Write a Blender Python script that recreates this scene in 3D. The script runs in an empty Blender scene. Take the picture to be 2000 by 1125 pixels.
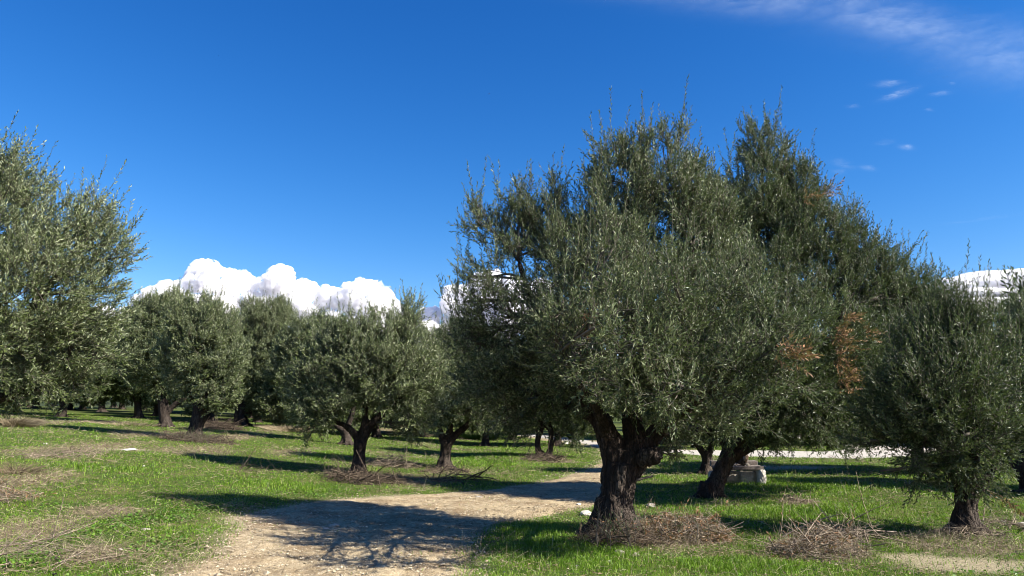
import bpy, math
import numpy as np
from mathutils import Vector

R = math.radians
S = bpy.context.scene
COL = S.collection

# ------------------------------------------------------------------ camera
PITCH = R(9.36)
FPX = 1444.0            # focal length in pixels of the 2000 px wide photograph
EYE = 1.55
cam_d = bpy.data.cameras.new("camera")
cam = bpy.data.objects.new("camera", cam_d); COL.objects.link(cam)
cam.location = (0, 0, EYE)
cam.rotation_euler = (math.pi/2 + PITCH, 0, 0)
cam_d.sensor_width = 36; cam_d.lens = FPX/2000*36
cam_d.clip_start = 0.05; cam_d.clip_end = 60000
S.camera = cam

# ------------------------------------------------------------------ light
SUN_EL, SUN_BACK = R(38), R(21)      # elevation; how far the sun stands behind the camera's right side
world = bpy.data.worlds.new("World"); S.world = world; world.use_nodes = True
nt = world.node_tree; nt.nodes.clear()
sky = nt.nodes.new("ShaderNodeTexSky"); sky.sky_type = 'NISHITA'; sky.sun_disc = False
sky.sun_elevation = SUN_EL; sky.sun_rotation = R(90) + SUN_BACK
sky.altitude = 0; sky.air_density = 1.0; sky.dust_density = 0.25; sky.ozone_density = 3.0
hsv = nt.nodes.new("ShaderNodeHueSaturation"); hsv.inputs['Saturation'].default_value = 1.22
hsv.inputs['Value'].default_value = 1.0
bg = nt.nodes.new("ShaderNodeBackground"); bg.inputs['Strength'].default_value = 0.05
# the phone's deep sky: a power curve per channel on the sky light itself
sp = nt.nodes.new("ShaderNodeSeparateColor"); cb = nt.nodes.new("ShaderNodeCombineColor")
nt.links.new(sky.outputs[0], hsv.inputs['Color']); nt.links.new(hsv.outputs[0], sp.inputs[0])
for i, (a_, g_) in enumerate(((2.28, 1.70), (1.352, 1.233), (1.46, 1.03))):
    m1 = nt.nodes.new("ShaderNodeMath"); m1.operation = 'MULTIPLY'; m1.inputs[1].default_value = .125
    m2 = nt.nodes.new("ShaderNodeMath"); m2.operation = 'POWER'; m2.inputs[1].default_value = g_
    m3 = nt.nodes.new("ShaderNodeMath"); m3.operation = 'MULTIPLY'; m3.inputs[1].default_value = a_/.125
    nt.links.new(sp.outputs[i], m1.inputs[0]); nt.links.new(m1.outputs[0], m2.inputs[0]); nt.links.new(m2.outputs[0], m3.inputs[0]); nt.links.new(m3.outputs[0], cb.inputs[i])
wo = nt.nodes.new("ShaderNodeOutputWorld")
nt.links.new(cb.outputs[0], bg.inputs['Color'])
nt.links.new(bg.outputs[0], wo.inputs['Surface'])
sl = bpy.data.lights.new("sun", 'SUN'); sl.energy = 5.0; sl.angle = R(0.53); sl.color = (1.0, 0.94, 0.85)
sun = bpy.data.objects.new("sun", sl); COL.objects.link(sun)
to_sun = Vector((math.cos(SUN_EL)*math.cos(SUN_BACK), -math.cos(SUN_EL)*math.sin(SUN_BACK), math.sin(SUN_EL)))
sun.rotation_euler = to_sun.to_track_quat('Z', 'Y').to_euler()
sun.location = (30, -20, 40)
S.view_settings.view_transform = 'Standard'; S.view_settings.look = 'None'
S.view_settings.exposure = 1.32; S.view_settings.gamma = 1
S.cycles.max_bounces = 24; S.cycles.volume_bounces = 24; S.cycles.volume_step_rate = .25; S.cycles.volume_max_steps = 256; S.cycles.transparent_max_bounces = 12; S.cycles.filter_width = 1.0; S.cycles.transparent_max_bounces = 12

# ------------------------------------------------------------------ noise
_rs = np.random.RandomState(7)
_perm = _rs.permutation(256); _perm = np.concatenate([_perm, _perm, _perm])
_grad = _rs.normal(size=(256, 3)); _grad /= np.linalg.norm(_grad, axis=1)[:, None]
def pn(x, y, z=0.0):
    """gradient noise, about -0.7..0.7"""
    x, y, z = np.broadcast_arrays(np.asarray(x, float), np.asarray(y, float), np.asarray(z, float))
    xi = np.floor(x).astype(int); yi = np.floor(y).astype(int); zi = np.floor(z).astype(int)
    xf, yf, zf = x-xi, y-yi, z-zi
    u = xf*xf*xf*(xf*(xf*6-15)+10); v = yf*yf*yf*(yf*(yf*6-15)+10); w = zf*zf*zf*(zf*(zf*6-15)+10)
    out = 0
    for a in (0, 1):
        for b in (0, 1):
            for c in (0, 1):
                h = _perm[(_perm[(_perm[(xi+a) & 255] + yi+b) & 255] + zi+c) & 255]
                g = _grad[h]
                d = g[..., 0]*(xf-a) + g[..., 1]*(yf-b) + g[..., 2]*(zf-c)
                out = out + d * (u if a else 1-u) * (v if b else 1-v) * (w if c else 1-w)
    return out
def fbm(x, y, z=0.0, o=4, g=0.5):
    s = 0; a = 1.0; f = 1.0
    for i in range(o):
        s = s + a*pn(x*f+i*17.3, y*f-i*9.1, np.asarray(z)*f+i*3.7); a *= g; f *= 2.03
    return s
def sstep(a, b, x):
    t = np.clip((x-a)/(b-a), 0, 1); return t*t*(3-2*t)

# ------------------------------------------------------------------ terrain
def height(x, y):
    x = np.asarray(x, float); y = np.asarray(y, float)
    u = np.maximum(0, -x-1.6)
    rise = 0.097*u*u/(u+1.2)
    rise = 1.9*(1-np.exp(-rise/1.9))*1.12
    rise = rise*(0.75+0.25*sstep(4, 14, y))
    near = sstep(120, 40, np.hypot(x, y))
    bump = 0.10*pn(x*0.22+5, y*0.22) + 0.035*pn(x*0.9, y*0.9+3) + 0.012*pn(x*3.1, y*3.1)
    return rise + bump*near
C_P, S_P = math.cos(PITCH), math.sin(PITCH)
def ray(px, py):
    u = (px-1000)/FPX; v = (562.5-py)/FPX
    return np.array([u, C_P - v*S_P, S_P + v*C_P])
def at(px, py, Y):
    d = ray(px, py); return np.array([0, 0, EYE]) + d*(Y/d[1])
def ground(px, py):
    d = ray(px, py); lo, hi = 1.0, 300.0
    Y = 2.0
    while Y < 300:
        p = np.array([0, 0, EYE]) + d*(Y/d[1])
        if p[2] < height(p[0], p[1]): break
        Y *= 1.01
    hi = Y; lo = Y/1.01
    for _ in range(14):
        m = (lo+hi)/2; p = np.array([0, 0, EYE]) + d*(m/d[1])
        if p[2] < height(p[0], p[1]): hi = m
        else: lo = m
    return p

# ------------------------------------------------------------------ mesh helpers
def link(o, parent=None):
    COL.objects.link(o)
    if parent is not None: o.parent = parent
    return o
def mesh_obj(name, V, F, mats, parent=None, attrs=None, mi=None, smooth=False):
    """F: array (n,k) of one face size, or list of such arrays"""
    me = bpy.data.meshes.new(name)
    V = np.ascontiguousarray(V, dtype=np.float32)
    Fs = F if isinstance(F, list) else [F]
    Fs = [np.ascontiguousarray(f, dtype=np.int32) for f in Fs if len(f)]
    loops = np.concatenate([f.ravel() for f in Fs])
    tot = np.concatenate([np.full(len(f), f.shape[1], np.int32) for f in Fs])
    st = np.concatenate([[0], np.cumsum(tot)[:-1]]).astype(np.int32)
    me.vertices.add(len(V)); me.vertices.foreach_set("co", V.ravel())
    me.loops.add(len(loops)); me.loops.foreach_set("vertex_index", loops)
    me.polygons.add(len(tot)); me.polygons.foreach_set("loop_start", st)
    me.polygons.foreach_set("loop_total", tot)
    if mi is not None: me.polygons.foreach_set("material_index", np.ascontiguousarray(mi, dtype=np.int32))
    me.polygons.foreach_set("use_smooth", np.full(len(tot), smooth))
    me.update(calc_edges=True)
    for k, (dom, arr) in (attrs or {}).items():
        a = me.attributes.new(k, 'FLOAT', dom); a.data.foreach_set("value", np.ascontiguousarray(arr, dtype=np.float32))
    for m in (mats if isinstance(mats, (list, tuple)) else [mats]): me.materials.append(m)
    return link(bpy.data.objects.new(name, me), parent)
def empty(name, loc):
    o = bpy.data.objects.new(name, None); o.location = loc; o.empty_display_size = 0.2
    return link(o)
def tag(o, label=None, cat=None, group=None, kind=None):
    if label: o["label"] = label
    if cat: o["category"] = cat
    if group: o["group"] = group
    if kind: o["kind"] = kind
    return o
class MB:
    def __init__(s): s.V = []; s.Q = []; s.T = []; s.n = 0
    def add(s, V, Q=None, T=None):
        V = np.asarray(V, float); s.V.append(V)
        if Q is not None and len(Q): s.Q.append(np.asarray(Q)+s.n)
        if T is not None and len(T): s.T.append(np.asarray(T)+s.n)
        s.n += len(V)
    def tube(s, P, r, k=6, cap=True, rng=None, wob=0.0):
        P = np.asarray(P, float); r = np.broadcast_to(np.asarray(r, float), (len(P),))
        tan = np.gradient(P, axis=0); tan /= np.linalg.norm(tan, axis=1)[:, None]+1e-9
        ref = np.array([0.31, 0.17, 0.93]) if abs(tan[0] @ np.array([0.31, 0.17, 0.93])) < .9 else np.array([1., 0, 0])
        a = np.cross(tan, ref); a /= np.linalg.norm(a, axis=1)[:, None]+1e-9
        b = np.cross(tan, a)
        th = np.arange(k)*2*np.pi/k
        rr = r[:, None]*np.ones((1, k))
        if wob and rng is not None: rr = rr*(1+rng.uniform(-wob, wob, rr.shape))
        V = P[:, None]+rr[..., None]*(np.cos(th)[None, :, None]*a[:, None]+np.sin(th)[None, :, None]*b[:, None])
        V = V.reshape(-1, 3); n = len(P)
        i = np.arange(n-1)[:, None]*k; j = np.arange(k)[None]; j2 = (j+1) % k
        Q = np.stack([i+j, i+j2, i+k+j2, i+k+j], -1).reshape(-1, 4)
        T = []
        if cap:
            V = np.vstack([V, P[0], P[-1]])
            c0, c1 = n*k, n*k+1
            jj = np.arange(k); jn = (jj+1) % k
            T = np.vstack([np.stack([jn, jj, np.full(k, c0)], 1), np.stack([jj+(n-1)*k, jn+(n-1)*k, np.full(k, c1)], 1)])
        s.add(V, Q, T)
    def thin(s, P, rr):
        """many thin 3-sided tubes at once: P (n,m,3), rr (n,m)"""
        n, m = P.shape[:2]
        if n == 0: return
        tan = P[:, -1]-P[:, 0]; tan /= np.linalg.norm(tan, axis=1)[:, None]+1e-9
        ref = np.where(np.abs(tan[:, 2:3]) < .8, np.array([[0, 0, 1.]]), np.array([[1., 0, 0]]))
        a = np.cross(tan, ref); a /= np.linalg.norm(a, axis=1)[:, None]+1e-9
        b = np.cross(tan, a)
        th = np.arange(3)*2*np.pi/3
        off = np.cos(th)[None, :, None]*a[:, None]+np.sin(th)[None, :, None]*b[:, None]
        V = P[:, :, None]+rr[:, :, None, None]*off[:, None]
        base = (np.arange(n)*m*3)[:, None, None]; i = (np.arange(m-1)*3)[None, :, None]; j = np.arange(3)[None, None]; j2 = (j+1) % 3
        Q = np.stack([base+i+j, base+i+j2, base+i+3+j2, base+i+3+j], -1).reshape(-1, 4)
        s.add(V.reshape(-1, 3), Q)
    def build(s, name, mats, parent=None, origin=None, smooth=True, attrs=None):
        V = np.vstack(s.V)
        if origin is not None: V = V-np.asarray(origin)
        F = []
        if s.Q: F.append(np.vstack(s.Q))
        if s.T: F.append(np.vstack(s.T))
        return mesh_obj(name, V, F, mats, parent, smooth=smooth, attrs=attrs)

def norm(a): return a/(np.linalg.norm(a, axis=-1, keepdims=True)+1e-9)

# ------------------------------------------------------------------ materials
def mat(name):
    m = bpy.data.materials.new(name); m.use_nodes = True
    t = m.node_tree; t.nodes.clear()
    out = t.nodes.new("ShaderNodeOutputMaterial")
    return m, t, out
def N(t, typ, **kw):
    n = t.nodes.new("ShaderNode"+typ)
    for k, v in kw.items():
        if k in n.inputs: n.inputs[k].default_value = v
        else: setattr(n, k, v)
    return n
def ramp(t, fac, stops, interp='LINEAR'):
    n = t.nodes.new("ShaderNodeValToRGB"); n.color_ramp.interpolation = interp
    e = n.color_ramp.elements
    while len(e) < len(stops): e.new(0.5)
    for i, (p, c) in enumerate(stops):
        e[i].position = p; e[i].color = (*c, 1) if len(c) == 3 else c
    t.links.new(fac, n.inputs['Fac']); return n.outputs['Color']
def mixc(t, fac, a, b, mode='MIX'):
    n = t.nodes.new("ShaderNodeMix"); n.data_type = 'RGBA'; n.blend_type = mode
    for sock, v in ((n.inputs['Factor'], fac), (n.inputs[6], a), (n.inputs[7], b)):
        if isinstance(v, bpy.types.NodeSocket): t.links.new(v, sock)
        else: sock.default_value = v if not isinstance(v, tuple) or len(v) == 4 else (*v, 1)
    return n.outputs[2]
def noise(t, scale, detail=4, rough=.55, vec=None, dist=0.0):
    n = N(t, "TexNoise"); n.inputs['Scale'].default_value = scale; n.inputs['Detail'].default_value = detail
    n.inputs['Roughness'].default_value = rough; n.inputs['Distortion'].default_value = dist
    if vec is not None: t.links.new(vec, n.inputs['Vector'])
    return n.outputs['Fac']
def world_pos(t): return N(t, "NewGeometry").outputs['Position']
def obj_pos(t): return N(t, "TexCoord").outputs['Object']
def attr(t, name):
    n = t.nodes.new("ShaderNodeAttribute"); n.attribute_name = name; return n.outputs['Fac']
def bump(t, h, strength, dist):
    n = N(t, "Bump"); n.inputs['Strength'].default_value = strength; n.inputs['Distance'].default_value = dist
    t.links.new(h, n.inputs['Height']); return n.outputs['Normal']

def leaf_material(name, top_a, top_b, under_a, under_b, transl=0.16, rough=0.42, spec=0.33):
    m, t, out = mat(name)
    r = attr(t, "tone")
    top = ramp(t, r, [(0.0, top_a), (1.0, top_b)])
    und = ramp(t, r, [(0.0, under_a), (1.0, under_b)])
    back = N(t, "NewGeometry").outputs['Backfacing']
    c = mixc(t, back, top, und)
    p = N(t, "BsdfPrincipled"); p.inputs['Roughness'].default_value = rough
    p.inputs['Specular IOR Level'].default_value = spec
    t.links.new(c, p.inputs['Base Color'])
    tr = N(t, "BsdfTranslucent")
    t.links.new(mixc(t, 0.6, c, (0.13, 0.2, 0.03)), tr.inputs['Color'])
    mx = N(t, "MixShader"); mx.inputs[0].default_value = transl
    t.links.new(p.outputs[0], mx.inputs[1]); t.links.new(tr.outputs[0], mx.inputs[2])
    t.links.new(mx.outputs[0], out.inputs['Surface'])
    return m
OLIVE = leaf_material("olive_leaf", (0.018, 0.034, 0.006), (0.066, 0.090, 0.022), (0.08, 0.11, 0.045), (0.29, 0.33, 0.18))
OLIVE_DARK = leaf_material("olive_leaf_deep", (0.013, 0.028, 0.004), (0.048, 0.073, 0.015), (0.06, 0.09, 0.032), (0.23, 0.27, 0.14))
OLIVE_PALE = leaf_material("olive_leaf_pale", (0.040, 0.062, 0.014), (0.12, 0.15, 0.045), (0.15, 0.18, 0.085), (0.38, 0.42, 0.26))
BROWN = leaf_material("dead_leaf", (0.10, 0.045, 0.02), (0.34, 0.18, 0.085), (0.18, 0.09, 0.045), (0.42, 0.27, 0.15), 0.2, 0.6, 0.3)

def bark_material():
    m, t, out = mat("olive_bark")
    pos = obj_pos(t)
    mp = N(t, "Mapping"); mp.inputs['Scale'].default_value = (1, 1, 0.28); t.links.new(pos, mp.inputs['Vector'])
    v = mp.outputs[0]
    vo = N(t, "TexVoronoi", feature='DISTANCE_TO_EDGE'); vo.inputs['Scale'].default_value = 34
    wv = N(t, "VectorMath", operation='ADD'); t.links.new(v, wv.inputs[0])
    nn = N(t, "TexNoise"); nn.inputs['Scale'].default_value = 9; t.links.new(v, nn.inputs['Vector'])
    sc = N(t, "VectorMath", operation='SCALE'); sc.inputs['Scale'].default_value = 0.12
    t.links.new(nn.outputs['Color'], sc.inputs[0]); t.links.new(sc.outputs[0], wv.inputs[1])
    t.links.new(wv.outputs[0], vo.inputs['Vector'])
    crack = ramp(t, vo.outputs['Distance'], [(0.0, (0, 0, 0)), (0.14, (1, 1, 1))])
    big = noise(t, 5, 5, .6, v)
    fine = noise(t, 60, 3, .6, v)
    c1 = ramp(t, big, [(0.3, (0.026, 0.019, 0.015)), (0.5, (0.062, 0.047, 0.037)), (0.7, (0.15, 0.122, 0.098))])
    c2 = mixc(t, 0.5, c1, ramp(t, fine, [(0.3, (0.25, 0.25, 0.25)), (0.7, (1, 1, 1))]), 'MULTIPLY')
    c3 = mixc(t, crack, (0.022, 0.018, 0.015), c2)
    p = N(t, "BsdfPrincipled"); p.inputs['Roughness'].default_value = 0.93; p.inputs['Specular IOR Level'].default_value = 0.15
    t.links.new(c3, p.inputs['Base Color'])
    hmix = mixc(t, 0.35, crack, fine)
    t.links.new(bump(t, hmix, 0.9, 0.02), p.inputs['Normal'])
    t.links.new(p.outputs[0], out.inputs['Surface'])
    return m
BARK = bark_material()
def simple(name, a, b, scale=8, rough=.9, bstr=0.3, bdist=0.01, spec=.2, coord='obj', detail=5):
    m, t, out = mat(name)
    pos = obj_pos(t) if coord == 'obj' else world_pos(t)
    n = noise(t, scale, detail, .6, pos)
    c = ramp(t, n, [(0.3, a), (0.7, b)])
    p = N(t, "BsdfPrincipled"); p.inputs['Roughness'].default_value = rough; p.inputs['Specular IOR Level'].default_value = spec
    t.links.new(c, p.inputs['Base Color'])
    if bstr: t.links.new(bump(t, n, bstr, bdist), p.inputs['Normal'])
    t.links.new(p.outputs[0], out.inputs['Surface'])
    return m
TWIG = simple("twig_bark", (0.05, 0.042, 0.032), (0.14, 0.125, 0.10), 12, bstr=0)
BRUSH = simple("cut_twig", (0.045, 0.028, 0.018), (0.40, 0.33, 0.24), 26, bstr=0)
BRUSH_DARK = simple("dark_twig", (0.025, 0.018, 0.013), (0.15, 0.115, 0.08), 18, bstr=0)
STONE = simple("limestone", (0.20, 0.175, 0.14), (0.42, 0.38, 0.31), 9, bstr=.6, bdist=.02)
STONE_WHITE = simple("white_stone", (0.34, 0.32, 0.27), (0.56, 0.53, 0.46), 6, bstr=.4, bdist=.02)
WOOD = simple("weathered_wood", (0.10, 0.08, 0.07), (0.22, 0.19, 0.17), 14, bstr=.5, bdist=.01)
WOOD_PALE = simple("split_log_face", (0.22, 0.14, 0.09), (0.42, 0.30, 0.2), 10, bstr=.3)

def blade_material(name, a, b, c, transl=.3, rough=.45, spec=.4, tcol=(0.18, 0.32, 0.015)):
    m, t, out = mat(name)
    col = ramp(t, attr(t, "tone"), [(0.0, a), (0.6, b), (1.0, c)])
    p = N(t, "BsdfPrincipled"); p.inputs['Roughness'].default_value = rough; p.inputs['Specular IOR Level'].default_value = spec
    t.links.new(col, p.inputs['Base Color'])
    tr = N(t, "BsdfTranslucent"); t.links.new(mixc(t, .5, col, tcol), tr.inputs['Color'])
    mx = N(t, "MixShader"); mx.inputs[0].default_value = transl
    t.links.new(p.outputs[0], mx.inputs[1]); t.links.new(tr.outputs[0], mx.inputs[2])
    t.links.new(mx.outputs[0], out.inputs['Surface']); return m
GRASS = blade_material("grass_blade", (0.034, 0.080, 0.004), (0.140, 0.262, 0.012), (0.28, 0.40, 0.06))
CLOVER = blade_material("clover_leaf", (0.04, 0.10, 0.008), (0.09, 0.19, 0.018), (0.17, 0.28, 0.04))
STRAW = blade_material("straw", (0.09, 0.065, 0.04), (0.24, 0.19, 0.115), (0.50, 0.43, 0.28), .15, .6, .3, (0.3, 0.25, .12))

# ------------------------------------------------------------------ ground masks (world space)
PATH_ROWS = [  # photo row, left and right edge of the dirt path
    (1125, 335, 925), (1090, 395, 922), (1060, 430, 912), (1040, 426, 918), (1021, 432, 975), (1010, 470, 1005), (1000, 530, 1046),
    (991, 570, 1110), (980, 650, 1172), (970, 800, 1195), (961, 925, 1210), (945, 1045, 1222), (930, 1102, 1238), (918, 1140, 1255),
    (906, 1170, 1275), (890, 1176, 1262), (875, 1172, 1235), (866, 1150, 1215)]
_pl = np.array([ground(l, r)[:2] for r, l, _ in PATH_ROWS]); _pr = np.array([ground(q, r)[:2] for r, _, q in PATH_ROWS])
# monotone in y: resample both edges by distance
_yy = (_pl[:, 1]+_pr[:, 1])/2
_ys = np.concatenate([[-6, 3.0], _yy]); 
_xl = np.concatenate([[-3.3, -3.3], _pl[:, 0]]); _xr = np.concatenate([[1.0, 0.4], _pr[:, 0]])
_o = np.argsort(_ys); _ys, _xl, _xr = _ys[_o], _xl[_o], _xr[_o]
def path_inside(x, y):
    """signed distance-like: >0 inside the dirt path (metres)"""
    l = np.interp(y, _ys, _xl); r = np.interp(y, _ys, _xr)
    w = (r-l)/2; c = (l+r)/2
    d = (w-np.abs(x-c))*0.75
    return np.where(y > _ys[-1]+0.5, -9, d)
ROAD = np.array([(1.0, 47), (3.4, 37.5), (4.9, 30.5), (6.6, 28.0), (9, 27.2), (11.5, 26.6), (14, 28.5), (16.5, 34), (18, 46)], float)
def _catmull(P, n):
    P = np.vstack([2*P[0]-P[1], P, 2*P[-1]-P[-2]]); out = []
    for i in range(1, len(P)-2):
        for k in range(n):
            t = k/n; a, b, c, d = P[i-1], P[i], P[i+1], P[i+2]
            out.append(.5*((2*b)+(-a+c)*t+(2*a-5*b+4*c-d)*t*t+(-a+3*b-3*c+d)*t**3))
    out.append(P[-2]); return np.array(out)
ROADC = _catmull(ROAD, 10)
def road_inside(x, y):
    x = np.asarray(x, float); y = np.asarray(y, float); best = np.full(x.shape, 1e9)
    for i in range(len(ROADC)-1):
        a, b = ROADC[i], ROADC[i+1]; ab = b-a
        t = np.clip(((x-a[0])*ab[0]+(y-a[1])*ab[1])/(ab@ab), 0, 1)
        best = np.minimum(best, np.hypot(x-a[0]-t*ab[0], y-a[1]-t*ab[1]))
    return 1.25-best
def blobs(spec):
    out = []
    for px, py, rx, ry in spec:
        c = ground(px, py); e = ground(px+rx, py); n = ground(px, min(py+ry, 1124)); f = ground(px, max(py-ry, 812))
        out.append((c[0], (n[1]+f[1])/2, abs(e[0]-c[0]), max(.15, abs(f[1]-n[1])/2)))
    return out
def blob_mask(x, y, B):
    s = np.zeros(np.shape(x))
    wob = 0.35*fbm(x*1.3, y*1.3, 2.0, 3)
    for cx, cy, rx, ry in B:
        d = np.hypot((x-cx)/rx, (y-cy)/ry)+wob
        s = np.maximum(s, sstep(1.15, 0.55, d))
    return s
DRY = blobs([(130, 878, 120, 24), (290, 850, 110, 12), (555, 838, 60, 10), (45, 940, 80, 30), (40, 1040, 110, 40),
             (210, 1000, 90, 14), (190, 1085, 110, 22), (790, 938, 110, 13), (760, 838, 60, 14), (1290, 1045, 140, 38),
             (1600, 1078, 110, 28), (1880, 1065, 150, 26), (1560, 985, 50, 8), (1410, 988, 60, 8), (1060, 900, 70, 8),
             (880, 922, 60, 7), (450, 855, 60, 10), (380, 880, 120, 12), (330, 1115, 60, 16), (20, 830, 60, 20), (560, 885, 90, 7)])
BARE = blobs([(1560, 914, 90, 5), (1900, 1106, 190, 20), (1780, 1090, 80, 12), (250, 878, 60, 4), (30, 1075, 40, 10)])
LUSH = blobs([(1120, 1090, 170, 40), (1050, 1040, 120, 20), (200, 915, 130, 10), (560, 950, 150, 14), (1500, 1000, 250, 20),
              (640, 890, 110, 14), (980, 900, 110, 16), (1560, 950, 180, 18), (1450, 1110, 160, 20)])
CLOV = blobs([(215, 1030, 55, 45), (340, 1005, 80, 26), (300, 1070, 60, 28), (60, 1098, 70, 22), (440, 990, 60, 14), (120, 990, 60, 12), (600, 968, 80, 8)])

# ------------------------------------------------------------------ ground sheet
def axis(lims, n, p):
    a, b = lims; t = np.linspace(-1, 1, n); s = np.sign(t)*np.abs(t)**p
    return np.where(s < 0, -s*a, s*b)
gx = axis((-500, 500), 521, 3.4); 
gy = np.concatenate([[-300, -150, -80, -40, -20, -10, -5, -2], np.linspace(0, 1, 520)**3.0*600])
gx = np.unique(gx); gy = np.unique(gy)
GX, GY = np.meshgrid(gx, gy)
GZ = height(GX, GY)
def grid_faces(ny, nx):
    i = np.arange(ny-1)[:, None]*nx+np.arange(nx-1)[None]
    return np.stack([i, i+1, i+nx+1, i+nx], -1).reshape(-1, 4)
pin = path_inside(GX, GY)+0.25*fbm(GX*1.5, GY*1.5, 0, 3)
dirt = np.maximum(sstep(-0.22, 0.15, pin), 0.8*sstep(-.3, .3, road_inside(GX, GY)))
bare = blob_mask(GX, GY, BARE)
dry = sstep(110, 50, np.hypot(GX, GY))*np.clip(blob_mask(GX, GY, DRY)+sstep(0.1, 0.5, fbm(GX*.35, GY*.35, 9, 4))*.5, 0, 1)
lush = blob_mask(GX, GY, LUSH)

def ground_material():
    m, t, out = mat("grassy_soil")
    pos = world_pos(t)
    n1 = noise(t, 2.2, 6, .62, pos); n2 = noise(t, 18, 5, .65, pos); n3 = noise(t, 90, 3, .6, pos)
    g = ramp(t, n2, [(0.3, (0.018, 0.034, 0.006)), (0.5, (0.048, 0.078, 0.013)), (0.72, (0.10, 0.12, 0.03))])
    g = mixc(t, ramp(t, n1, [(0.45, (0, 0, 0)), (0.68, (1, 1, 1))]), g, (0.11, 0.11, 0.035))
    d = ramp(t, n2, [(0.3, (0.07, 0.052, 0.03)), (0.55, (0.15, 0.12, 0.075)), (0.75, (0.27, 0.225, 0.15))])
    c = mixc(t, attr(t, "dry"), g, d)
    so = ramp(t, n3, [(0.3, (0.18, 0.14, 0.08)), (0.7, (0.44, 0.37, 0.24))])
    c = mixc(t, attr(t, "dirt"), c, so)
    ba = ramp(t, n3, [(0.3, (0.15, 0.125, 0.07)), (0.7, (0.40, 0.345, 0.225))])
    c = mixc(t, attr(t, "bare"), c, ba)
    p = N(t, "BsdfPrincipled"); p.inputs['Roughness'].default_value = 0.95; p.inputs['Specular IOR Level'].default_value = .1
    t.links.new(c, p.inputs['Base Color'])
    t.links.new(bump(t, n2, .8, .03), p.inputs['Normal'])
    t.links.new(p.outputs[0], out.inputs['Surface']); return m
GROUND = ground_material()
g = mesh_obj("ground", np.stack([GX, GY, GZ], -1).reshape(-1, 3), grid_faces(len(gy), len(gx)), GROUND, smooth=True,
             attrs={"dirt": ('POINT', dirt.ravel()), "dry": ('POINT', dry.ravel()), "bare": ('POINT', bare.ravel())})
tag(g, kind="structure")

WOODED = simple("wooded_slope", (0.012, 0.02, 0.008), (0.05, 0.065, 0.025), .35, bstr=1.0, bdist=2.0, coord='world', detail=8)
hx = np.linspace(-R(62), R(62), 260); hr = np.linspace(0, 1, 14)
HA, HT = np.meshgrid(hx, hr, indexing='ij'); HD = 150+HT*200
HX, HY = np.sin(HA)*HD, np.cos(HA)*HD
HZ = height(HX, HY)-.5+np.sin(np.pi*HT)**.7*(7.5+2.5*fbm(HA*6, 1.0, 0, 4)+1.6*fbm(HX*.12, HY*.12, 0, 3))
tag(mesh_obj("hills", np.stack([HX, HY, HZ], -1).reshape(-1, 3), grid_faces(260, 14)[:, ::-1], WOODED, smooth=True), kind="structure")

def dirt_material():
    m, t, out = mat("stony_dirt")
    pos = world_pos(t)
    n1 = noise(t, 1.6, 6, .6, pos); n2 = noise(t, 14, 6, .65, pos); n3 = noise(t, 120, 3, .7, pos)
    vo = N(t, "TexVoronoi"); vo.inputs['Scale'].default_value = 55; t.links.new(pos, vo.inputs['Vector'])
    c = ramp(t, n2, [(0.25, (0.24, 0.185, 0.11)), (0.5, (0.44, 0.355, 0.225)), (0.75, (0.62, 0.53, 0.36))])
    c = mixc(t, ramp(t, n1, [(0.46, (0, 0, 0)), (0.66, (.8, .8, .8))]), c, (0.21, 0.15, 0.09))
    peb = ramp(t, vo.outputs['Distance'], [(0.0, (1, 1, 1)), (0.35, (0.8, 0.78, 0.72)), (0.6, (0.5, 0.46, 0.4))])
    c = mixc(t, .65, c, peb, 'MULTIPLY')
    c = mixc(t, ramp(t, n3, [(0.62, (0, 0, 0)), (0.72, (1, 1, 1))]), c, (0.55, 0.49, 0.38))
    p = N(t, "BsdfPrincipled"); p.inputs['Roughness'].default_value = 0.95; p.inputs['Specular IOR Level'].default_value = .1
    t.links.new(c, p.inputs['Base Color'])
    hh = mixc(t, .5, n2, vo.outputs['Distance'])
    t.links.new(bump(t, hh, .9, .02), p.inputs['Normal'])
    t.links.new(p.outputs[0], out.inputs['Surface']); return m
DIRT = dirt_material()
# path sheet
py_ = np.concatenate([np.linspace(-5, 2, 15), 2+np.linspace(0, 1, 420)[1:]**1.6*(_ys[-1]-2)])
tt = np.linspace(0, 1, 90)
PYg, TTg = np.meshgrid(py_, tt, indexing='ij')
l = np.interp(PYg, _ys, _xl)+0.30*fbm(PYg*1.1, 3.3, 0, 4)*(TTg < 2)
r = np.interp(PYg, _ys, _xr)+0.30*fbm(PYg*1.1, 8.3, 0, 4)
PXg = l+(r-l)*TTg
e = np.minimum(TTg, 1-TTg)*(r-l)
rut = -0.03*np.exp(-((TTg-.3)/.09)**2)-0.03*np.exp(-((TTg-.68)/.09)**2)
PZg = height(PXg, PYg)+0.004+sstep(0, .5, e)*(0.012+0.045*np.maximum(-.25, fbm(PXg*2.2, PYg*3.5, 4, 5, .6))+.02*np.maximum(-.3, pn(PXg*7, PYg*9, 2)))+0.0*rut
PZg = np.where(e < 0.02, height(PXg, PYg)-0.01, PZg)
po = mesh_obj("dirt_path", np.stack([PXg, PYg, PZg], -1).reshape(-1, 3), grid_faces(len(py_), len(tt)), DIRT, smooth=True)
tag(po, kind="structure")
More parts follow.
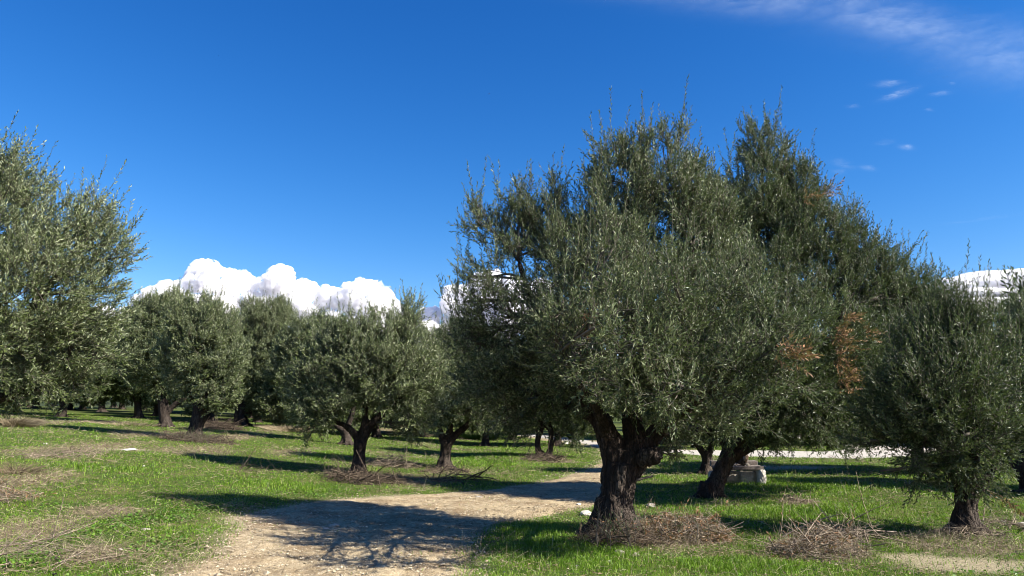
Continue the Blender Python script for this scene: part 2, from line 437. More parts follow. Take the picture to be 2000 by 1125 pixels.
# pale gravel road
GRAVEL = simple("pale_gravel", (0.30, 0.275, 0.23), (0.47, 0.44, 0.38), 9, bstr=.4, coord='world')
tn = norm(np.gradient(ROADC, axis=0)); nn_ = np.stack([-tn[:, 1], tn[:, 0]], 1)
k = np.linspace(-1, 1, 13)
RW = .65+1.15*sstep(5.2, 7.5, ROADC[:, 0])+0.3*fbm(np.arange(len(ROADC))*.3, 1.2, 0, 3)
RX = ROADC[:, None, 0]+nn_[:, None, 0]*k[None]*RW[:, None]; RY = ROADC[:, None, 1]+nn_[:, None, 1]*k[None]*RW[:, None]
RZ = height(RX, RY)+np.where(np.abs(k)[None] > .99, -.02, .02)
ro = mesh_obj("gravel_road", np.stack([RX, RY, RZ], -1).reshape(-1, 3), grid_faces(*RX.shape), GRAVEL, smooth=True)
tag(ro, kind="structure")

# ------------------------------------------------------------------ ground cover
def scatter(n, rmin, rmax, seed, ang=44, power=0.0):
    rng = np.random.RandomState(seed)
    u = rng.rand(n)
    r = rmin*(rmax/rmin)**u if power == 0 else (rmin**power+(rmax**power-rmin**power)*u)**(1/power)
    a = R(ang)*(rng.rand(n)*2-1)
    return r*np.sin(a), r*np.cos(a), r, rng
def blades(name, x, y, h, w, lean, tone, material, rng, segs=1, flat=False):
    n = len(x); th = rng.rand(n)*2*np.pi
    z = height(x, y)-0.004
    base = np.stack([x, y, z], 1)
    side = np.stack([np.cos(th), np.sin(th), 0*th], 1)*(w/2)[:, None]
    ph = rng.rand(n)*2*np.pi
    ld = np.stack([np.cos(ph), np.sin(ph), 0*ph], 1)
    mid = base+ld*(lean*h*.35)[:, None]+np.array([0, 0, 1])*(h*.6)[:, None]
    tip = base+ld*(lean*h)[:, None]+np.array([0, 0, 1])*(h*np.maximum(.05, 1-.45*lean))[:, None]
    V = np.stack([base-side, base+side, mid+side*.8, mid-side*.8, tip], 1).reshape(-1, 3)
    i = np.arange(n)[:, None]*5
    Q = i+np.array([[0, 1, 2, 3]]); T = i+np.array([[3, 2, 4]])
    o = mesh_obj(name, V, [Q, T], material, attrs={"tone": ('FACE', np.concatenate([tone, tone]))})
    return o
x, y, r, rng = scatter(800000, 4.6, 46, 11)
pi_ = path_inside(x, y)+0.25*fbm(x*1.5, y*1.5, 0, 3)
dens = (1-0.97*sstep(-.12, .16, pi_))*(1-sstep(-.4, .1, road_inside(x, y)))*(1-.9*blob_mask(x, y, BARE))
bd = blob_mask(x, y, DRY); lu = blob_mask(x, y, LUSH)
cl = fbm(x*.8, y*.8, 5, 4)
dens = dens*(1-.55*bd)*np.clip(.62+.55*cl+.6*lu, .12, 1)
keep = rng.rand(len(x)) < dens
x, y, r, bd, lu, cl = x[keep], y[keep], r[keep], bd[keep], lu[keep], cl[keep]
hh = (0.026+0.026*np.clip(cl+.5, 0, 1)+0.042*lu)*(0.6+.8*rng.rand(len(x)))*np.where(x < -1.5, .8, 1.0)
tone = np.clip(.42+.30*rng.randn(len(x))+.45*fbm(x*.5, y*.5, 1, 3)+.3*bd-.03*lu, 0, 1)
tag(blades("grass", x, y, hh, np.maximum(.0042, .00065*r), .2+.7*rng.rand(len(x)), tone, GRASS, rng), kind="stuff")
# clover and small broad weeds
x, y, r, rng = scatter(150000, 4.6, 22, 12)
cm = np.maximum(blob_mask(x, y, CLOV), .35*sstep(.12, .4, fbm(x*.9+40, y*.9, 2, 4)))
cm = cm*(path_inside(x, y) < -.05)*(1-blob_mask(x, y, BARE))
keep = rng.rand(len(x)) < cm; x, y, r = x[keep], y[keep], r[keep]
n = len(x); th = rng.rand(n)*2*np.pi
s_ = (.010+.010*rng.rand(n)); z = height(x, y)+.015+.035*rng.rand(n)
nrm = norm(np.stack([.5*rng.randn(n), .5*rng.randn(n), np.ones(n)], 1))
a = norm(np.cross(nrm, np.stack([np.cos(th), np.sin(th), 0*th], 1))); b = np.cross(nrm, a)
c0 = np.stack([x, y, z], 1); V = []
for q in range(6):
    an = q*np.pi/3; V.append(c0+(a*np.cos(an)+b*np.sin(an))*(s_*(1.0 if q % 2 else .72))[:, None])
V = np.stack(V, 1).reshape(-1, 3); F = np.arange(n)[:, None]*6+np.arange(6)[None]
tag(mesh_obj("clover", V, F, CLOVER, attrs={"tone": ('FACE', rng.rand(n))}), kind="stuff")
# dry straw lying about
x, y, r, rng = scatter(230000, 4.6, 40, 13)
dm = np.clip(blob_mask(x, y, DRY)*.8+.10+.45*sstep(.0, .35, fbm(x*.35, y*.35, 9, 4))*np.where(x < 0, 1, .6), 0, 1)
dm = dm*np.where(path_inside(x, y) > .1, .06, 1)*(1-sstep(-.3, .1, road_inside(x, y)))
keep = rng.rand(len(x)) < dm; x, y, r = x[keep], y[keep], r[keep]; n = len(x)
L = .05+.16*rng.rand(n)**2; th = rng.rand(n)*2*np.pi; z0 = height(x, y)+.005+.03*rng.rand(n)
el = np.abs(rng.randn(n))*.28+np.where(rng.rand(n) < .08, .9, 0)
d = np.stack([np.cos(th)*np.cos(el), np.sin(th)*np.cos(el), np.sin(el)], 1)
p0 = np.stack([x, y, z0], 1); t_ = np.array([0, .5, 1.])
P = p0[:, None]+d[:, None]*(L[:, None]*t_[None])[..., None]
P[:, 1, 2] += .02*rng.rand(n)
mb = MB(); mb.thin(P, np.maximum(.0011, .00018*r)[:, None]*np.array([1, .9, .5])[None])
tone = np.repeat(np.clip(.55+.25*rng.randn(n), 0, 1), 6)
tag(mb.build("dry_straw", STRAW, smooth=False, attrs={"tone": ('FACE', tone)}), kind="stuff")
# taller grass shoots standing out of the turf here and there
x, y, r, rng = scatter(26000, 4.6, 34, 17)
keep = (rng.rand(len(x)) < .25+.9*sstep(.1, .4, fbm(x*1.1, y*1.1, 31, 3))) & (path_inside(x, y) < -.15) & (road_inside(x, y) < -.3)
x, y, r = x[keep], y[keep], r[keep]
hh = .07+.11*rng.rand(len(x))**2
tag(blades("tall_grass", x, y, hh, np.maximum(.004, .0005*r), .2+.6*rng.rand(len(x)), np.clip(.55+.3*rng.randn(len(x)), 0, 1), GRASS, rng), kind="stuff")
# pebbles on the path and soil
def pebbles(name, n, seed, material, mask, smin, smax, rmax=30):
    x, y, r, rng = scatter(n, 4.6, rmax, seed)
    keep = rng.rand(n) < mask(x, y); x, y, r = x[keep], y[keep], r[keep]; n = len(x)
    s = smin+(smax-smin)*rng.rand(n)**6; s = np.maximum(s, .0005*r)
    base = np.array([[1, 0, 0], [0, 1, 0], [-1, 0, 0], [0, -1, 0], [0, 0, .7], [0, 0, -.5]], float)
    V = base[None]*(1+.35*rng.randn(n, 6, 1)*.6)*s[:, None, None]
    th = rng.rand(n)*6.28; c, sn = np.cos(th), np.sin(th)
    X = V[..., 0]*c[:, None]-V[..., 1]*sn[:, None]*.8; Y = V[..., 0]*sn[:, None]+V[..., 1]*c[:, None]*.8
    V = np.stack([X+x[:, None], Y+y[:, None], V[..., 2]*.8+(height(x, y)+.014+s*.2)[:, None]], -1).reshape(-1, 3)
    T = np.array([[0, 1, 4], [1, 2, 4], [2, 3, 4], [3, 0, 4], [1, 0, 5], [2, 1, 5], [3, 2, 5], [0, 3, 5]])
    F = (np.arange(n)[:, None, None]*6+T[None]).reshape(-1, 3)
    return tag(mesh_obj(name, V, F, material), kind="stuff")
PEB = simple("pebble_stone", (0.16, 0.12, 0.075), (0.58, 0.50, 0.35), 9, bstr=0, coord='world', detail=8)
pebbles("pebbles", 260000, 21, PEB, lambda x, y: sstep(-.35, .2, path_inside(x, y)+.2*fbm(x*1.5, y*1.5))*.9+.02, .003, .020)

# litter of fallen olive leaves
def litter(n, seed):
    x, y, r, rng = scatter(n, 4.6, 24, seed)
    m = .12+.6*sstep(.0, .4, fbm(x*.7+3, y*.9, 8, 4))
    keep = rng.rand(n) < m; x, y, r = x[keep], y[keep], r[keep]; n = len(x)
    th = rng.rand(n)*6.28; L = .018+.016*rng.rand(n); W = L*.22+.00025*r
    z = height(x, y)+.012+.022*rng.rand(n)
    d = np.stack([np.cos(th), np.sin(th), .10*rng.randn(n)], 1); sd = np.stack([-np.sin(th), np.cos(th), .25*rng.randn(n)], 1); c = np.stack([x, y, z], 1)
    V = np.stack([c-d*L[:, None], c-sd*W[:, None]+[0, 0, .003], c+d*L[:, None], c+sd*W[:, None]+[0, 0, .003]], 1).reshape(-1, 3)
    tag(mesh_obj("leaf_litter", V, np.arange(n*4).reshape(-1, 4), LITTER, attrs={"tone": ('FACE', rng.rand(n))}), kind="stuff")
LITTER = leaf_material("fallen_leaf", (0.08, 0.055, 0.032), (0.26, 0.20, 0.12), (0.12, 0.09, 0.06), (0.36, 0.30, 0.2), .05, .7, .2)
litter(90000, 31)

def gravel_stones(x, y): return sstep(-.5, .1, path_inside(x, y))*(.25+.75*sstep(0, .3, fbm(x*1.2+9, y*1.2, 3, 3)))
pebbles("gravel", 6500, 23, PEB, gravel_stones, .010, .042, 22)

# ------------------------------------------------------------------ olive trees
def leaf_cloud(P0, D, L, sc, rng, spacing, tone0, w_fac=1.0):
    """leaves in pairs along curved shoots. returns V, F, tone"""
    nl = np.maximum(4, (L/spacing).astype(int)); idx = np.repeat(np.arange(len(L)), nl)
    k = np.concatenate([np.arange(m) for m in nl]); t = (k+.6)/nl[idx]
    up = np.array([0, 0, 1.])
    d = D[idx]
    pos = P0[idx]+d*(L[idx]*t)[:, None]+up*(.16*L[idx]*t*t)[:, None]
    dd = norm(d+up*.3*t[:, None])
    ref = rng.normal(size=(len(idx), 3)); perp = norm(np.cross(dd, ref))
    ang = R(28)+R(42)*rng.rand(len(idx))*(1.15-t)
    ld = norm(dd*np.cos(ang)[:, None]+perp*np.sin(ang)[:, None])
    nrm = norm(np.cross(ld, norm(np.cross(dd, ld)+.7*rng.normal(size=(len(idx), 3)))))
    sd = norm(np.cross(nrm, ld))
    nrm2 = np.cross(ld, sd)
    ln = (.042+.026*rng.rand(len(idx)))*sc*(1.05-.35*np.abs(t-.45)); wd = ln*(.24+.08*rng.rand(len(idx)))*w_fac
    a = pos; m = pos+ld*(ln*.5)[:, None]+nrm2*(ln*.05)[:, None]; tip = pos+ld*ln[:, None]
    V = np.stack([a, m+sd*(wd/2)[:, None], tip, m-sd*(wd/2)[:, None]], 1).reshape(-1, 3)
    # lift the surface normal upward for most leaves: dark face up
    n_ = np.cross(V[1::4]-V[0::4], V[3::4]-V[0::4]); flip = n_[:, 2] < 0
    V4 = V.reshape(-1, 4, 3); tmp = V4[flip, 1].copy(); V4[flip, 1] = V4[flip, 3]; V4[flip, 3] = tmp
    F = np.arange(len(idx)*4).reshape(-1, 4)
    tone = np.clip(tone0[idx]+.28*rng.randn(len(idx)), 0, 1)
    return V4.reshape(-1, 3), F, tone

def smooth_path(P, n=5):
    return _catmull(np.asarray(P, float), n)

def make_trunk(limbs, voxel, rng, bark_amp, mat_=None, name="trunk", parent=None, origin=(0, 0, 0), flare=None):
    mb = MB()
    for P, rr in limbs:
        Q = smooth_path(np.column_stack([P, rr]), 6)
        mb.tube(Q[:, :3], np.maximum(Q[:, 3], .006), 10)
    V = np.vstack(mb.V); Q = np.vstack(mb.Q); T = np.vstack(mb.T)
    o = mesh_obj("tmp", V, [Q, T], [])
    md = o.modifiers.new("r", 'REMESH'); md.mode = 'VOXEL'; md.voxel_size = voxel; md.adaptivity = 0
    md2 = o.modifiers.new("s", 'SMOOTH'); md2.iterations = 4; md2.factor = .6
    dg = bpy.context.evaluated_depsgraph_get(); dg.update()
    me = bpy.data.meshes.new_from_object(o.evaluated_get(dg))
    n = len(me.vertices); co = np.empty(n*3, np.float32); me.vertices.foreach_get("co", co); co = co.reshape(-1, 3).astype(float)
    nr = np.empty(n*3, np.float32); me.vertex_normals.foreach_get("vector", nr); nr = nr.reshape(-1, 3)
    s = rng.rand()*50
    lump = fbm(co[:, 0]*3.5+s, co[:, 1]*3.5, co[:, 2]*2.0, 3)
    fiss = np.abs(pn(co[:, 0]*13+s, co[:, 1]*13, co[:, 2]*2.6+1.5*pn(co[:, 0]*3, co[:, 1]*3, co[:, 2]*3)))
    fine = fbm(co[:, 0]*30, co[:, 1]*30, co[:, 2]*9+s, 2)
    disp = bark_amp*(.85*lump-1.3*np.exp(-fiss*9)*.5+.28*fine)
    co = co+nr*disp[:, None]-np.asarray(origin)
    me.vertices.foreach_set("co", co.astype(np.float32).ravel())
    me.polygons.foreach_set("use_smooth", np.ones(len(me.polygons), bool)); me.update()
    bpy.data.objects.remove(o, do_unlink=True)
    me.materials.clear(); me.materials.append(mat_ or BARK); me.name = name
    return link(bpy.data.objects.new(name, me), parent)

def olive_tree(base, limbs_px, lobes_px, seed, leafmat, label, sc=1.0, dens=1.0, spacing=.0165, voxel=.02, bark=.03,
               depthf=.9, group=None, hole=-.28, off0=0.0, brown=None, size_sh=1.0, raw=False, name="olive_tree", roots=True, wind=0.0, updir=.85, prune=(), jit=.30, clus=6, whips=1.0, grow=1.0):
    """base: photo pixel of the foot; limbs: lists of (px, py, radius px, depth offset m);
       lobes: (px, py, radius px, depth offset m[, density])"""
    rng = np.random.RandomState(seed)
    if raw: B = np.zeros(3); conv = lambda px, py, do: np.array([px, do, py]); s_px = 1.0
    else:
        B = ground(*base)+np.array([0, off0, 0]); D = B[1]
        conv = lambda px, py, do: at(px, py, D+do)
        s_px = D/FPX*1.03
    root = empty(name, B)
    tag(root, label, "olive tree", group)
    limbs = []
    for k_, L in enumerate(limbs_px):
        P = np.array([conv(q[0], q[1], q[3] if len(q) > 3 else 0) for q in L]); rr = np.array([q[2]*s_px*(.81 if k_ == 0 else .77) for q in L])
        limbs.append((P, rr))
    thick = list(limbs)
    r0 = limbs[0][1][0]
    if roots:
        for i in range(6):
            a = i*2*np.pi/6+rng.rand()*.7; d = np.array([math.cos(a), math.sin(a), 0])
            p0 = limbs[0][0][0]
            gz = height(*(p0+d*r0*1.5)[:2]) if not raw else 0
            P = np.array([p0+np.array([0, 0, r0*1.7])+d*r0*.45, p0+np.array([0, 0, r0*.7])+d*r0*.75, np.array([*(p0+d*r0*1.35)[:2], gz+.01]), np.array([*(p0+d*r0*1.9)[:2], gz-.09])])
            thick.append((P, np.array([.30, .36, .24, .10])*r0))
    make_trunk([(P, rr) for P, rr in thick], voxel, rng, bark, parent=root, origin=B)
    # branches towards each lobe
    bw = MB()
    cand = []
    for P, rr in limbs:
        for t in np.linspace(0.35, 1, 10):
            f = t*(len(P)-1); i = min(int(f), len(P)-2); u = f-i
            cand.append((P[i]*(1-u)+P[i+1]*u, rr[i]*(1-u)+rr[i+1]*u))
    cp = np.array([c[0] for c in cand]); cr = np.array([c[1] for c in cand])
    lob = []
    for q in lobes_px:
        c = conv(q[0], q[1], q[3] if len(q) > 3 else 0); rad = q[2]*s_px*grow
        lob.append((c, rad, q[4] if len(q) > 4 else 1.0))
    zmin = min(c[2]-rd for c, rd, _ in lob); zmax = max(c[2]+rd for c, rd, _ in lob)
    cx = np.mean([c for c, _, _ in lob], axis=0)
    P0s, Ds, Ls, Ts = [], [], [], []
    for c, rad, dn in lob:
        cost = np.linalg.norm(cp-c, axis=1)+.8*np.maximum(0, cp[:, 2]-c[2]+.1)
        j = int(np.argmin(cost)); a = cp[j]; ra = min(cr[j]*.5, .03*max(rad, .4)/.6+.008)
        mid = (a+c)/2+rng.normal(size=3)*.08*rad+np.array([0, 0, .1*rad])
        Q = smooth_path([a, mid, c], 5); bw.tube(Q, np.linspace(ra, ra*.5, len(Q)), 6, rng=rng, wob=.15)
        n = int(dn*dens*1500*rad**2*(1+.25*rad))
        n = max(n, 20)
        nc = max(6, n//clus); v = norm(rng.normal(size=(nc*3, 3))); u = rng.rand(nc*3)**(1/2.6)
        p = v*u[:, None]*rad*np.array([1, depthf, 1])
        w = c+p
        nz = fbm(w[:, 0]*1.7+seed, w[:, 1]*1.7, w[:, 2]*1.5, 3)
        ok = nz > hole+.28*rng.randn(len(nz))*.5
        if not raw: ok &= w[:, 2] > height(w[:, 0], w[:, 1])+.12
        if not raw:
            for ex, ey, erx, ery in prune:
                dyc = w[:, 1]*C_P+(w[:, 2]-EYE)*S_P
                ppx = 1000+FPX*w[:, 0]/dyc; ppy = 562.5-FPX*(-w[:, 1]*S_P+(w[:, 2]-EYE)*C_P)/dyc
                ok &= np.hypot((ppx-ex)/erx, (ppy-ey)/ery) > 1
        w = w[ok][:nc]; nz = nz[ok][:nc]
        rel = np.clip((w[:, 2]-zmin)/(zmax-zmin), 0, 1)
        outw = norm(w-c)*.5+norm(w-cx)*.5
        upw = updir*(0.02+rel**.7*1.25)
        d = norm(outw*.62+np.array([0, 0, 1.])*upw[:, None]+jit*rng.normal(size=w.shape)-np.array([0, 0, .35])*(rel < .16)[:, None]+np.array([wind, 0, 0]))
        Lc = size_sh*(.22+.26*rng.rand(len(w))+.24*(rng.rand(len(w)) < .10))
        bw_s = w-d*(Lc*.38)[:, None]
        ks = rng.choice(len(w), min(len(w), int(6+12*rad)), replace=False); keep_s = (w[ks], d[ks], Lc[ks])
        k7 = np.repeat(np.arange(len(w)), clus); dc = d[k7]
        tc = rng.rand(len(k7))*.55
        P_ = bw_s[k7]+dc*(Lc[k7]*tc)[:, None]+.03*rng.normal(size=dc.shape)*rad**.3
        d = norm(dc+.42*rng.normal(size=dc.shape)); Lh = Lc[k7]*(.35+.4*rng.rand(len(k7)))
        nz = nz[k7]+.1*np.repeat(rng.randn(len(w)), clus); w = P_
        P0s.append(w); Ds.append(d); Ls.append(Lh)
        # long upright whips on the upper side
        if (c[2]-zmin)/(zmax-zmin) > .35:
            nw = int(whips*6*rad*dn)+2; v = norm(rng.normal(size=(nw, 3))); v[:, 2] = .5+abs(v[:, 2]); v = norm(v)
            P0s.append(c+v*rad*np.array([1, depthf, 1])*.86); Ds.append(norm(v*.35+np.array([wind, 0, 1])+.14*rng.normal(size=(nw, 3))))
            Ls.append(size_sh*(.30+.42*rng.rand(nw))); Ts.append(.35+.4*rng.rand(nw))
        Ts.append(np.clip(.42+.45*nz+.12*rng.randn(len(w)), 0, 1))
        # sub branches
        for e0, ed, eL in zip(*keep_s):
            t0 = rng.rand()*.6+.4; s0 = Q[int(t0*(len(Q)-1))]
            md = (s0+e0)/2+rng.normal(size=3)*.06*rad-np.array([0, 0, .05*rad])
            bw.tube(smooth_path([s0, md, e0], 3), np.linspace(ra*.42, .0035*max(1, sc*.8), 7), 4, cap=False)
    P0 = np.vstack(P0s); Dv = np.vstack(Ds); Lh = np.concatenate(Ls); Tn = np.concatenate(Ts)
    t_ = np.array([0, .5, 1.])
    TP = P0[:, None]+Dv[:, None]*(Lh[:, None]*t_)[..., None]+np.array([0, 0, 1.])*(.16*Lh[:, None]*t_**2)[..., None]
    bw.thin(TP, np.array([[.0032, .0022, .001]])*max(1, sc*.9)*np.ones((len(Lh), 1)))
    bw.build("branches", TWIG, root, B)
    V, F, tone = leaf_cloud(P0, Dv, Lh, sc, rng, spacing, Tn)
    mesh_obj("crown", V-B, F, leafmat, root, attrs={"tone": ('FACE', tone)})
    if brown and not raw:
        for (bx, by, br, bo) in brown:
            c = conv(bx, by, bo); n = max(6, int(br*.75)); rad = br*s_px*.8
            v = norm(rng.normal(size=(n, 3)))*(rng.rand(n)[:, None]**.5)*rad
            dd = norm(rng.normal(size=(n, 3))*.5+np.array([.7, -.4, -.1]))
            V, F, tone = leaf_cloud(c+v, dd, .18+.15*rng.rand(n), sc*1.15, rng, spacing*.9, np.full(n, .5))
            o = mesh_obj("dead_spray", V-B, F, BROWN, root, attrs={"tone": ('FACE', tone)})
            o["label"] = "spray of dry rusty brown leaves"
    print(name, seed, "leaves", len(Lh), len(F))
    return root

# ---- the four near trees
olive_tree((1200, 1046),
    [[(1200, 1062, 58), (1201, 1030, 47), (1204, 985, 42), (1208, 940, 42), (1212, 905, 42)],
     [(1208, 920, 34), (1196, 880, 33), (1180, 840, 29), (1160, 800, 27, .05), (1130, 755, 20, .1), (1090, 690, 14, .1), (1040, 590, 10, 0), (1010, 500, 6, 0)],
     [(1222, 920, 34), (1238, 870, 28), (1236, 830, 26, .1), (1228, 780, 21, .2), (1222, 700, 15, .3), (1235, 600, 12, .2), (1255, 480, 9, .1), (1280, 380, 5, 0)],
     [(1224, 925, 30, .1), (1254, 890, 26, .1), (1278, 850, 24, 0), (1310, 800, 20, -.2), (1345, 720, 15, -.3), (1370, 620, 10, -.2), (1350, 480, 7, -.1)],
     [(1255, 895, 26, -.1), (1278, 890, 22, -.25), (1290, 884, 15, -.3)],
     [(1170, 820, 18, .2), (1100, 790, 14, .7), (1020, 760, 9, 1.0)],
     [(1185, 850, 16, -.2), (1150, 770, 13, -.8), (1080, 700, 9, -1.1)],
     [(1285, 845, 13, 0), (1330, 810, 10, -.7), (1380, 770, 7, -1.2)],
     [(1205, 1000, 36, -.1), (1222, 1045, 40, -.15)]],
    [(1108, 485, 66, .1, .9), (1165, 450, 50, .2), (1000, 480, 62, .2, .8), (935, 430, 34, .1, .8), (1015, 395, 34, .2, .8), (905, 590, 40, 0, .7), (900, 670, 42, .1, .7), (945, 760, 60, .2, .8), (1078, 385, 36, .2, .85), (1390, 430, 60, .3, .9), (1360, 360, 44, .3, .8), (1195, 305, 38, .1, 1.0), (1250, 296, 42, .1, 1.0), (1175, 350, 40, .1, 1.0), (1310, 880, 34, .2, .8), (1405, 400, 40, .3, .9), (1410, 450, 46, .3, .9),
     (1290, 368, 82, 0, 1.1), (1320, 276, 38, 0, 1.0), (1345, 320, 34, 0, .9), (1205, 350, 66, .2), (1200, 440, 100, .1), (1330, 430, 100, .2), (1260, 520, 130, .1),
     (1140, 540, 110, -.2), (1060, 415, 60, .2, .85), (1010, 440, 50, .3, .75), (950, 430, 48, .1, .62), (1075, 500, 80, .3, .8), (960, 540, 55, 0, .38), (915, 540, 34, .1, .35), (985, 620, 75, -.1, .75),
     (920, 640, 45, 0, .55), (1060, 650, 100, -.3), (960, 720, 80, .1, .9), (1150, 680, 120, -.6), (1270, 660, 130, -.7), (1340, 560, 120, -.3),
     (1060, 770, 80, .3), (990, 800, 45, .3, .8), (1130, 775, 62, .5, .8), (1270, 775, 80, -.9, .7), (1345, 720, 100, -.3), (1390, 790, 70, -.2, .9), (1360, 470, 80, .3), (1310, 850, 36, .1, .8), (1275, 930, 22, 0, .2), (1250, 600, 70, -1.6, .7), (1130, 690, 60, -1.7, .7), (1340, 660, 70, -1.8, .8), (1200, 480, 55, -1.3, .7), (1180, 740, 42, -2.5, .7), (1290, 745, 46, -2.7, .7), (1210, 590, 44, -2.3, .6), (1100, 590, 40, -2.0, .6), (1320, 560, 44, -2.2, .6), (1250, 670, 40, -3.0, .6), (1160, 640, 36, -2.9, .6), (1420, 700, 62, -1.9, .8), (1485, 640, 62, -1.7, .7), (1405, 785, 50, -2.0, .8), (1520, 730, 55, -1.6, .8), (1450, 560, 55, -1.2, .7), (1540, 660, 45, -2.2, .7), (1480, 790, 40, -1.8, .7)],
    101, OLIVE, "large gnarled olive tree beside the path with the thickest forked trunk of the grove", whips=.7, sc=.94, dens=.98, voxel=.016, bark=.05, depthf=1.05, prune=[(1215, 875, 85, 85), (1200, 975, 120, 80)],
    brown=[(1135, 615, 7, -1.9), (1525, 690, 14, -2.55), (1548, 702, 9, -2.5)], hole=-.14)
olive_tree((1388, 972),
    [[(1384, 980, 27), (1390, 962, 24), (1402, 935, 21), (1416, 905, 20), (1428, 882, 22)],
     [(1428, 888, 17), (1418, 865, 16), (1402, 845, 16), (1380, 838, 15), (1340, 836, 12, .2), (1300, 800, 9, .4)],
     [(1430, 890, 18), (1462, 872, 15), (1500, 845, 13), (1545, 790, 11, -.2), (1600, 700, 8, -.4), (1650, 600, 6, -.4)],
     [(1426, 885, 17), (1430, 830, 15, .2), (1440, 740, 13, .2), (1465, 600, 10, .1), (1480, 460, 7, 0), (1490, 330, 4, 0)],
     [(1465, 872, 12, .3), (1540, 850, 9, .9), (1620, 800, 6, 1.3)],
     [(1440, 870, 12, -.3), (1500, 790, 9, -1.0), (1560, 700, 6, -1.4)]],
    [(1490, 290, 52, 0, 1.1), (1475, 380, 82, 0), (1420, 440, 70, 0), (1545, 350, 48, .1, .9), (1545, 430, 70, .1), (1640, 450, 50, .1, .9), (1720, 520, 46, .2, .9), (1790, 570, 44, .2, .9), (1430, 400, 45, .2, .8), (1500, 460, 95, .1), (1570, 390, 55, .2, .9), (1580, 470, 80, -.1), (1410, 500, 80, .3), (1600, 560, 95, .2),
     (1670, 500, 55, .2, .9), (1690, 580, 85, .1), (1755, 560, 50, .2, .9), (1770, 640, 80, .2), (1500, 590, 110, -.6), (1410, 620, 90, -.5), (1600, 680, 110, -.8), (1700, 700, 80, -.3),
     (1480, 720, 110, -1.0), (1400, 740, 80, -.9, .9), (1560, 790, 80, -1.2), (1640, 800, 70, -.5), (1470, 810, 70, -1.2, .9), (1540, 835, 28, -.8, .8), (1620, 832, 38, -.3, .8), (1580, 840, 30, 0, .7), (1675, 845, 34, .2, .8), (1500, 845, 22, .3, .7), (1810, 600, 35, .3, .8), (1720, 780, 60, .4)],
    102, OLIVE_DARK, "tallest olive tree with a leaning black trunk and sprays of rusty dead leaves", sc=1.05, dens=1.05, voxel=.022, bark=.035, hole=-.3, prune=[(1425, 930, 62, 62), (1385, 900, 50, 45), (1465, 930, 50, 32)],
    brown=[(1636, 640, 20, -1.9), (1640, 672, 22, -1.9), (1640, 700, 20, -1.9), (1648, 735, 18, -1.8), (1655, 765, 8, -1.8), (1690, 648, 7, -1.5), (1612, 372, 6, -.7), (1590, 382, 6, -.7), (1570, 392, 5, -.7), (1650, 622, 10, -1.8)])
olive_tree((1888, 1040),
    [[(1889, 1050, 34), (1888, 1030, 27), (1885, 1000, 25), (1888, 970, 26)],
     [(1884, 975, 18), (1868, 930, 15), (1840, 870, 13, .1), (1800, 790, 9, .2), (1780, 720, 6, .2)],
     [(1892, 975, 18), (1900, 920, 15), (1905, 850, 12, -.1), (1890, 750, 9, -.1), (1870, 660, 5, 0)],
     [(1896, 978, 15, 0), (1930, 930, 11, 0), (1960, 860, 8, 0), (1970, 780, 5, 0)],
     [(1888, 965, 13, .2), (1860, 880, 9, .9), (1850, 780, 5, 1.2)]],
    [(1850, 640, 70, .1), (1800, 690, 65, .1), (1900, 650, 60, 0), (1870, 600, 34, 0, .9), (1930, 620, 32, .1, .8), (1760, 760, 65, 0), (1840, 760, 95, -.3), (1930, 730, 75, -.2), (1730, 830, 60, .1, .9),
     (1800, 860, 70, -.2), (1880, 850, 80, -.4), (1950, 820, 65, -.1), (1700, 860, 35, .1, .6), (1720, 920, 30, 0, .45), (1900, 920, 45, -.3, .9), (1850, 920, 40, -.1, .8), (1960, 890, 36, 0, .7), (1790, 915, 40, .2, .6)],
    103, OLIVE_DARK, "low olive tree at the right with a short split trunk standing in dry grass", prune=[(1885, 1005, 60, 45)], sc=1.0, dens=1.05, voxel=.016, bark=.04)
olive_tree((-160, 960),
    [[(-160, 985, 60), (-158, 940, 46), (-150, 880, 42), (-145, 830, 44)],
     [(-150, 850, 32), (-190, 780, 26), (-240, 680, 18), (-260, 540, 10)],
     [(-140, 845, 34), (-90, 770, 26), (-20, 700, 20), (50, 620, 14), (110, 540, 9), (170, 450, 5)],
     [(-140, 840, 30), (-120, 740, 22), (-90, 600, 16), (-50, 450, 10), (0, 340, 5)],
     [(-120, 810, 22, 0), (-40, 785, 18, .1), (30, 772, 13, .2), (110, 740, 8, .4)]],
    [(10, 338, 54, 0, 1.0), (-80, 350, 96, .2), (62, 382, 48, 0, .95), (-20, 420, 110, -.3), (90, 460, 75, 0), (188, 435, 50, .2, .85), (178, 402, 26, .2, .8), (160, 500, 80, 0), (225, 480, 38, .1, .7), (250, 500, 22, .1, .6),
     (60, 560, 110, -.5), (170, 590, 70, 0, .8), (-60, 580, 130, -.5), (215, 560, 22, .1, .5), (40, 680, 100, -.3), (140, 670, 75, .1, .95), (190, 690, 40, .2, .8), (-80, 720, 110, 0), (90, 745, 55, .3, .9), (0, 755, 40, .3, .8), (150, 745, 30, .4, .7), (-200, 450, 150, .3, .8)],
    104, OLIVE_PALE, "sunlit silvery olive tree cut off by the left edge of the photo", whips=.5, sc=1.0, dens=.95, voxel=.022, bark=.045, wind=.35)

